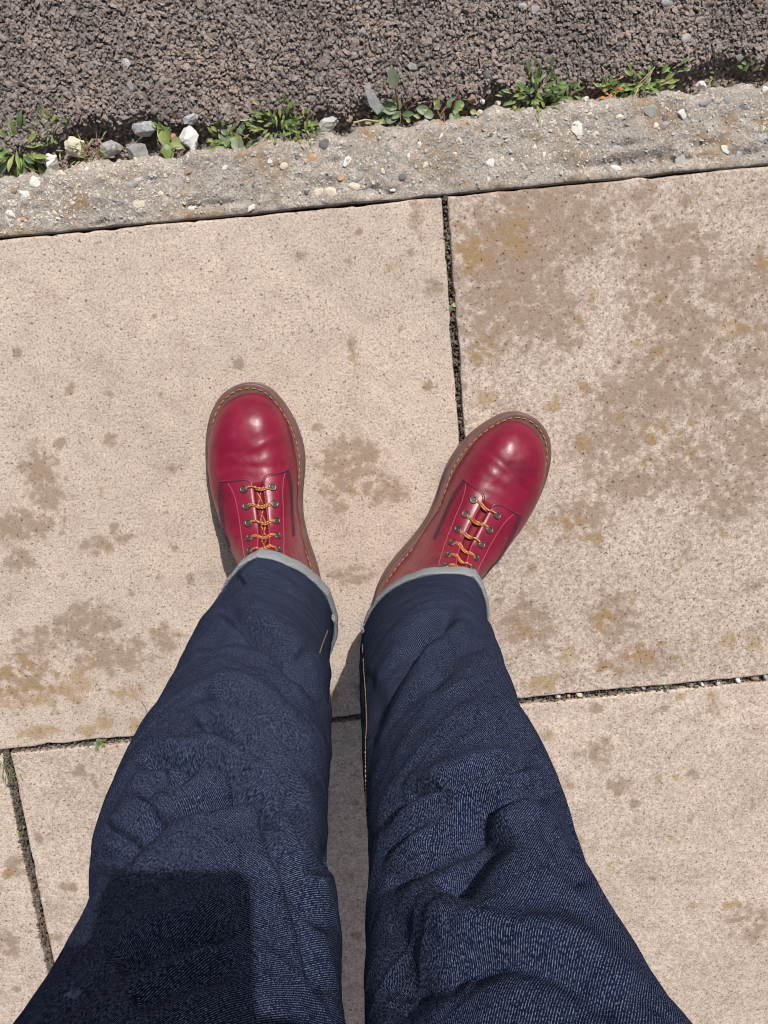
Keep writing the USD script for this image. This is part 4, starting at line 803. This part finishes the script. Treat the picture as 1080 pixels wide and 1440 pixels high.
PL, NL, vL, thL, uvL = make_leg((-.1181, -.2965, .112), .050, math.radians(-3.7), [-.1181, -.1235, -.125, -.124, -.1221, -.1251, -.1247, -.1135, -.1189, -.1277, -.1366], [.0565, .0605, .0633, .0658, .0677, .0704, .071, .0691, .0785, .0885, .0900], FOLDS_L, 2, 4.6, 1.35)
PR, NR, vR, thR, uvR = make_leg((.0300, -.3215, .112), .050, math.radians(37.5), [.035, .0304, .0276, .0273, .0272, .0276, .033, .0313, .0369, .053, .0674], [.0555, .0580, .0577, .0569, .0563, .0559, .0583, .0603, .0677, .0772, .0810], FOLDS_R, 5, 2.2, 1.30)
def leg_mesh(P, N):
    F = tris(grid_faces(NV, NT)); V = P.reshape(-1, 3); a, b, c = V[F[NT * 2 * 200 // 2 + NT // 2]]
    k = len(F) // 4 + NT // 2; a, b, c = V[F[k]]; n = np.cross(b - a, c - a)
    if n @ N.reshape(-1, 3)[F[k, 0]] < 0: F = F[:, ::-1]
    return V, F

def chain(spec, edge=.012, smooth=12):
    """spec: list of ((point, radius), (point, radius)): hulls of spheres joined into one smooth body."""
    parts = []
    for (p, r_), (q, s_) in spec:
        pts = np.vstack([ICO2.vertices * r_ + p, ICO2.vertices * s_ + q]); h = trimesh.convex.convex_hull(pts)
        parts.append(mf.Manifold(mf.Mesh(np.asarray(h.vertices, np.float32), np.asarray(h.faces, np.uint32))))
    m = mf.Manifold.batch_boolean(parts, mf.OpType.Add).simplify(.0012).refine_to_length(edge).to_mesh()
    t = trimesh.Trimesh(m.vert_properties[:, :3], m.tri_verts, process=True); e = t.edges_unique; n = len(t.vertices)
    A = coo_matrix((np.ones(2 * len(e)), (np.r_[e[:, 0], e[:, 1]], np.r_[e[:, 1], e[:, 0]])), (n, n)).tocsr(); w = np.maximum(np.asarray(A.sum(1)).ravel(), 1)[:, None]; v = np.array(t.vertices)
    for _ in range(smooth // 2): v = .5 * v + .5 * (A @ v) / w
    t.vertices = v; return t

jeans = group('jeans', person)
for P, N, uv, nm in ((PL, NL, uvL, 'left'), (PR, NR, uvR, 'right')):
    obj('trouser_leg', leg_mesh(P, N), DENIM if nm == 'left' else DENIM_R, jeans, smooth=True, uv=uv.reshape(-1, 2))
a3 = lambda *x: np.array(x, float)
seat = chain([((a3(-.118, -.356, .86), .088), (a3(-.10, -.365, .97), .088)), ((a3(.042, -.356, .86), .088), (a3(.022, -.365, .97), .088)), ((a3(-.10, -.365, .93), .092), (a3(.022, -.365, .93), .092)), ((a3(-.10, -.36, 1.0), .085), (a3(.022, -.36, 1.0), .085))])
obj('seat', seat, DENIM, jeans, smooth=True, uv=np.c_[seat.vertices[:, 0] * 1.0, seat.vertices[:, 2]])

def cuff(P, N, v, th, seed):
    """The turned-up hem: a thick pale band of the cloth's reverse folded round the bottom edge."""
    prof = [(.0015, -.0012), (-.0005, -.0008), (-.0018, .0004), (-.0020, .0016), (-.0008, .0028), (.004, .0035), (.010, .0035), (.0155, .0034), (.0190, .0030), (.0206, .0019), (.0203, .0008), (.0185, -.0005)]
    rowsP = []; wob = (fbm(np.stack([np.sin(th) * 7, np.cos(th) * 7, th * 0 + seed], -1), 4, seed) - .5) * 2.0
    for vv, o in prof:
        i = np.interp(max(vv, 0), v, np.arange(len(v))); k = int(i); f = i - k; p = P[k] * (1 - f) + P[k + 1] * f; n = N[k]
        if vv < 0: d = P[0] - P[3]; d /= np.linalg.norm(d, axis=1, keepdims=True); p = P[0] + d * -vv
        rowsP.append(p + n * (o + wob[:, None] * .0016 * (o > 0)))
    G = np.array(rowsP); uv = np.stack([th[None] * .072 + 0 * G[..., 0], np.array([q[0] for q in prof])[:, None] + 0 * G[..., 0]], -1)
    V = G.reshape(-1, 3); F = tris(grid_faces(len(prof), NT)); k = 6 * (NT - 1) + NT // 2
    if np.cross(V[F[k, 1]] - V[F[k, 0]], V[F[k, 2]] - V[F[k, 0]]) @ N[0, NT // 2] < 0: F = F[:, ::-1]
    return (V, F), uv.reshape(-1, 2)
for P, N, v, th, sd in ((PL, NL, vL, thL, 1), (PR, NR, vR, thR, 2)):
    m, uv = cuff(P, N, v, th, sd); obj('cuff', m, DENIM_BACK, jeans, smooth=True, uv=uv)

def on_leg(P, N, pts, off):
    """Points of the visible leg surface along a traced line."""
    V = P.reshape(-1, 3); n = N.reshape(-1, 3); ok = ((n * (CAM_P - V)).sum(1) > 0) & (V[:, 2] < .8); V, n = V[ok], n[ok]
    t = np.arange(len(pts)); L = PchipInterpolator(t, np.array(pts, float))(np.linspace(0, t[-1], 160)); d, i = cKDTree(pix(V)).query(L, k=3)
    return V[i].mean(1) + n[i].mean(1) * off
def run_stitch(q, dash, gap, rad):
    cl = np.r_[0, np.cumsum(np.linalg.norm(np.diff(q, axis=0), axis=1))]; ms = []; t = 0
    while t + dash < cl[-1]:
        w = np.linspace(t, t + dash, 3); ms.append(tube(np.stack([np.interp(w, cl, q[:, k]) for k in range(3)], 1), rad * np.array([.7, 1, .7]), 5)); t += dash + gap
    return cat(ms)
obj('inseam_stitching', run_stitch(on_leg(PL, NL, [(460.5, 887), (456, 898), (452, 909), (449, 919)], .0004), .0024, .0012, .0004), GOLD_THREAD, jeans, smooth=True)
obj('inseam_stitching', run_stitch(on_leg(PR, NR, [(510, 906), (512, 940), (515, 985), (516, 1016), (514.5, 1050), (515, 1100), (518, 1180)], .0004), .0024, .0012, .0004), GOLD_THREAD, jeans, smooth=True)
def fray(P, N, cx, cy, seed):
    r = np.random.default_rng(seed); c = on_leg(P, N, [(cx, cy), (cx + .5, cy + .5)], .004)[0]; ms = []
    for _ in range(24):
        o = c + r.normal(0, .0016, 3) * [.5, 1.5, 1.5]; d = r.normal(0, 1, 3); d /= np.linalg.norm(d); e = r.normal(0, .4, 3); w = np.linspace(-1, 1, 6)[:, None]
        ms.append(tube(o + d * w * .0012 + e * .0014 * w * w, .00033, 4))
    return cat(ms)
obj('frayed_seam_end', fray(PL, NL, 463.5, 869, 1), WHITE_THREAD, jeans, smooth=True)
obj('frayed_seam_end', fray(PR, NR, 514, 884, 2), WHITE_THREAD, jeans, smooth=True)

# ------------------------------------------------------------------ the person above the frame, and the phone
RT, UPV, BK = CAM_R[:, 0], CAM_R[:, 1], CAM_R[:, 2]      # the phone's right, top and screen side
def ph(x, y, z): return CAM_P + RT * x + UPV * y + BK * z
JUMPER = mottled('dark_jumper', [(0.03, 0.032, 0.036), (0.045, 0.047, 0.052)], 300, 0.95, 0.5)
SKIN = mottled('skin', [(0.50, 0.31, 0.23), (0.56, 0.36, 0.27)], 60, 0.5, 0.1, subsurface_weight=0.1, subsurface_scale=0.01)
HAIR = mottled('brown_hair', [(0.05, 0.03, 0.02), (0.09, 0.055, 0.035)], 200, 0.6, 0.6)
BX = -.038
SHL, SHR = a3(BX - .175, -.40, 1.40), a3(BX + .175, -.40, 1.40); ELL, ELR = a3(BX - .25, -.30, 1.15), a3(BX + .255, -.31, 1.13)
WRL, WRR = ph(-.110, -.150, .040), ph(.062, -.165, .040)
HEAD = a3(BX, -.345, 1.60)
jm = chain([((a3(BX - .075, -.365, .96), .105), (a3(BX - .08, -.385, 1.2), .105)), ((a3(BX + .075, -.365, .96), .105), (a3(BX + .08, -.385, 1.2), .105)), ((a3(BX - .075, -.365, .96), .10), (a3(BX + .075, -.365, .96), .10)),
            ((a3(BX - .08, -.385, 1.2), .105), (a3(BX + .08, -.385, 1.2), .105)), ((a3(BX - .09, -.39, 1.3), .10), (a3(BX + .09, -.39, 1.3), .10)), ((a3(BX - .08, -.385, 1.2), .10), (a3(BX - .09, -.39, 1.32), .10)), ((a3(BX + .08, -.385, 1.2), .10), (a3(BX + .09, -.39, 1.32), .10)),
            ((SHL, .062), (a3(BX, -.39, 1.44), .06)), ((SHR, .062), (a3(BX, -.39, 1.44), .06)), ((a3(BX - .09, -.39, 1.32), .1), (SHL, .062)), ((a3(BX + .09, -.39, 1.32), .1), (SHR, .062)),
            ((SHL, .062), (ELL, .05)), ((ELL, .05), (WRL * .85 + ELL * .15, .037)), ((SHR, .062), (ELR, .05)), ((ELR, .05), (WRR * .85 + ELR * .15, .037))], .015)
obj('jumper', jm, JUMPER, person, smooth=True)

def finger(pts, r0, r1): return [((a3(*pts[i]) if not isinstance(pts[i], np.ndarray) else pts[i], r0 + (r1 - r0) * i / (len(pts) - 1)), (pts[i + 1], r0 + (r1 - r0) * (i + 1) / (len(pts) - 1))) for i in range(len(pts) - 1)]
# phone body: x from -.0585 to .0145 beside the lens, y from -.136 to .019, the back face just behind the lens
def hand(edge, sg, wr):
    """Palm outside the long edge, four fingers curled under the back, thumb over the screen."""
    e = edge; sp = []
    y0 = -.030 if sg < 0 else -.060; kn = [ph(e + sg * .020, y0 - .021 * k, .004 + .002 * k) for k in range(4)]
    for k in kn: sp.append(((wr, .021), (k, .0115)))
    for a_, b_ in zip(kn[:-1], kn[1:]): sp.append(((a_, .0115), (b_, .0115)))
    for k, L in enumerate((.9, 1.0, .95, .78)):
        y = y0 - .021 * k; sp += finger([kn[k], ph(e + sg * .013, y, -.008), ph(e - sg * .012 * L, y + .003, -.0105), ph(e - sg * .034 * L, y + .006, -.0095)], .0095, .0075)
    tb = ph(e + sg * .020, -.120, .028); sp += [((wr, .020), (tb, .014))] + finger([tb, ph(e + sg * .006, -.090, .026), ph(e - sg * .014, -.066, .0195)], .0120, .0090)
    return sp
def axis_at(P, z):
    c = P.mean(1); return c[np.argmin(np.abs(c[:, 2] - z))]
bs = []
bs += [((HEAD, .088), (HEAD + [0, .012, -.075], .060)), ((HEAD + [0, -.018, .02], .095), (HEAD, .088)), ((HEAD + [0, .05, -.06], .045), (HEAD + [0, .055, -.095], .028)), ((HEAD + [0, .080, -.035], .016), (HEAD + [0, .103, -.055], .013)),
       ((HEAD + [-.088, -.01, -.03], .014), (HEAD + [-.090, -.012, -.005], .016)), ((HEAD + [.088, -.01, -.03], .014), (HEAD + [.090, -.012, -.005], .016)), ((HEAD + [0, -.02, -.06], .055), (a3(BX, -.39, 1.42), .058)), ((a3(BX, -.39, 1.42), .058), (a3(BX, -.385, 1.0), .075)),
       ((a3(BX, -.39, 1.40), .05), (SHL, .045)), ((a3(BX, -.39, 1.40), .05), (SHR, .045)), ((SHL, .045), (ELL, .036)), ((ELL, .036), (WRL, .025)), ((SHR, .045), (ELR, .036)), ((ELR, .036), (WRR, .025)),
       ((a3(BX, -.37, .98), .07), (a3(-.118, -.356, .86), .065)), ((a3(BX, -.37, .98), .07), (a3(.042, -.356, .86), .065)),
       ((a3(-.118, -.356, .86), .05), (axis_at(PL, .50), .032)), ((axis_at(PL, .50), .032), (axis_at(PL, .20), .026)), ((axis_at(PL, .20), .026), (WL(a3(0, .055, .10)), .024)), ((WL(a3(0, .055, .10)), .024), (WL(a3(.006, .18, .050)), .010)),
       ((a3(.042, -.356, .86), .05), (axis_at(PR, .50), .032)), ((axis_at(PR, .50), .032), (axis_at(PR, .20), .026)), ((axis_at(PR, .20), .026), (WR(a3(0, .055, .10)), .024)), ((WR(a3(0, .055, .10)), .024), (WR(a3(.006, .18, .050)), .010))]
bs += hand(-.0585, -1, WRL) + hand(.0145, 1, WRR)
bm = chain(bs, .006, 8)
body = obj('body', bm, SKIN, person, smooth=True)
for sx in (-1, 1):
    e = trimesh.creation.icosphere(2, .0115); e.apply_translation(HEAD + [sx * .032, .0735, -.012]); obj('eye', e, plain(f'eye_white_{"a" if sx < 0 else "b"}', (.7, .7, .68), .2), body, smooth=True)
m = trimesh.creation.icosphere(2, 1.0); m.apply_scale([.022, .006, .006]); m.apply_translation(HEAD + [0, .094, -.080]); obj('mouth', m, plain('lips', (.40, .15, .13), .4), body, smooth=True)
hv = trimesh.creation.icosphere(4, .107); w = hv.vertices * np.array([.97, 1.05, 1.0]); keep_ = ~((hv.vertices[:, 1] > .035) & (hv.vertices[:, 2] < .055)) & ~(hv.vertices[:, 2] < -.07)
w = w * (1 + .05 * (fbm(w * 70, 3, 3) - .5))[:, None]; hv = trimesh.Trimesh(w + HEAD + [0, -.014, .012], hv.faces[keep_[hv.faces].all(1)], process=False); obj('hair', hv, HAIR, body, smooth=True)

def rounded_box(sx, sy, sz, r_):
    c = mf.CrossSection.square((sx - 2 * r_, sy - 2 * r_), True).offset(r_, mf.JoinType.Round, 2, 24); m = mf.Manifold.extrude(c, sz).to_mesh(); v = m.vert_properties[:, :3] - [0, 0, sz / 2]; return v, m.tri_verts
phone = tag(group('phone'), 'dark phone held in both hands whose shadow lies across the left thigh', 'phone')
def put(v): return CAM_P + v[:, :1] * RT + v[:, 1:2] * UPV + v[:, 2:] * BK
v, f = rounded_box(.073, .155, .0078, .009); obj('case', (put(v + [-.022, -.0585, .0055]), f), plain('phone_case', (.02, .02, .022), .35), phone, smooth=30)
v, f = rounded_box(.068, .148, .0006, .007); obj('screen', (put(v + [-.022, -.0585, .0098]), f), plain('phone_screen', (.01, .01, .012), .08), phone, smooth=30)
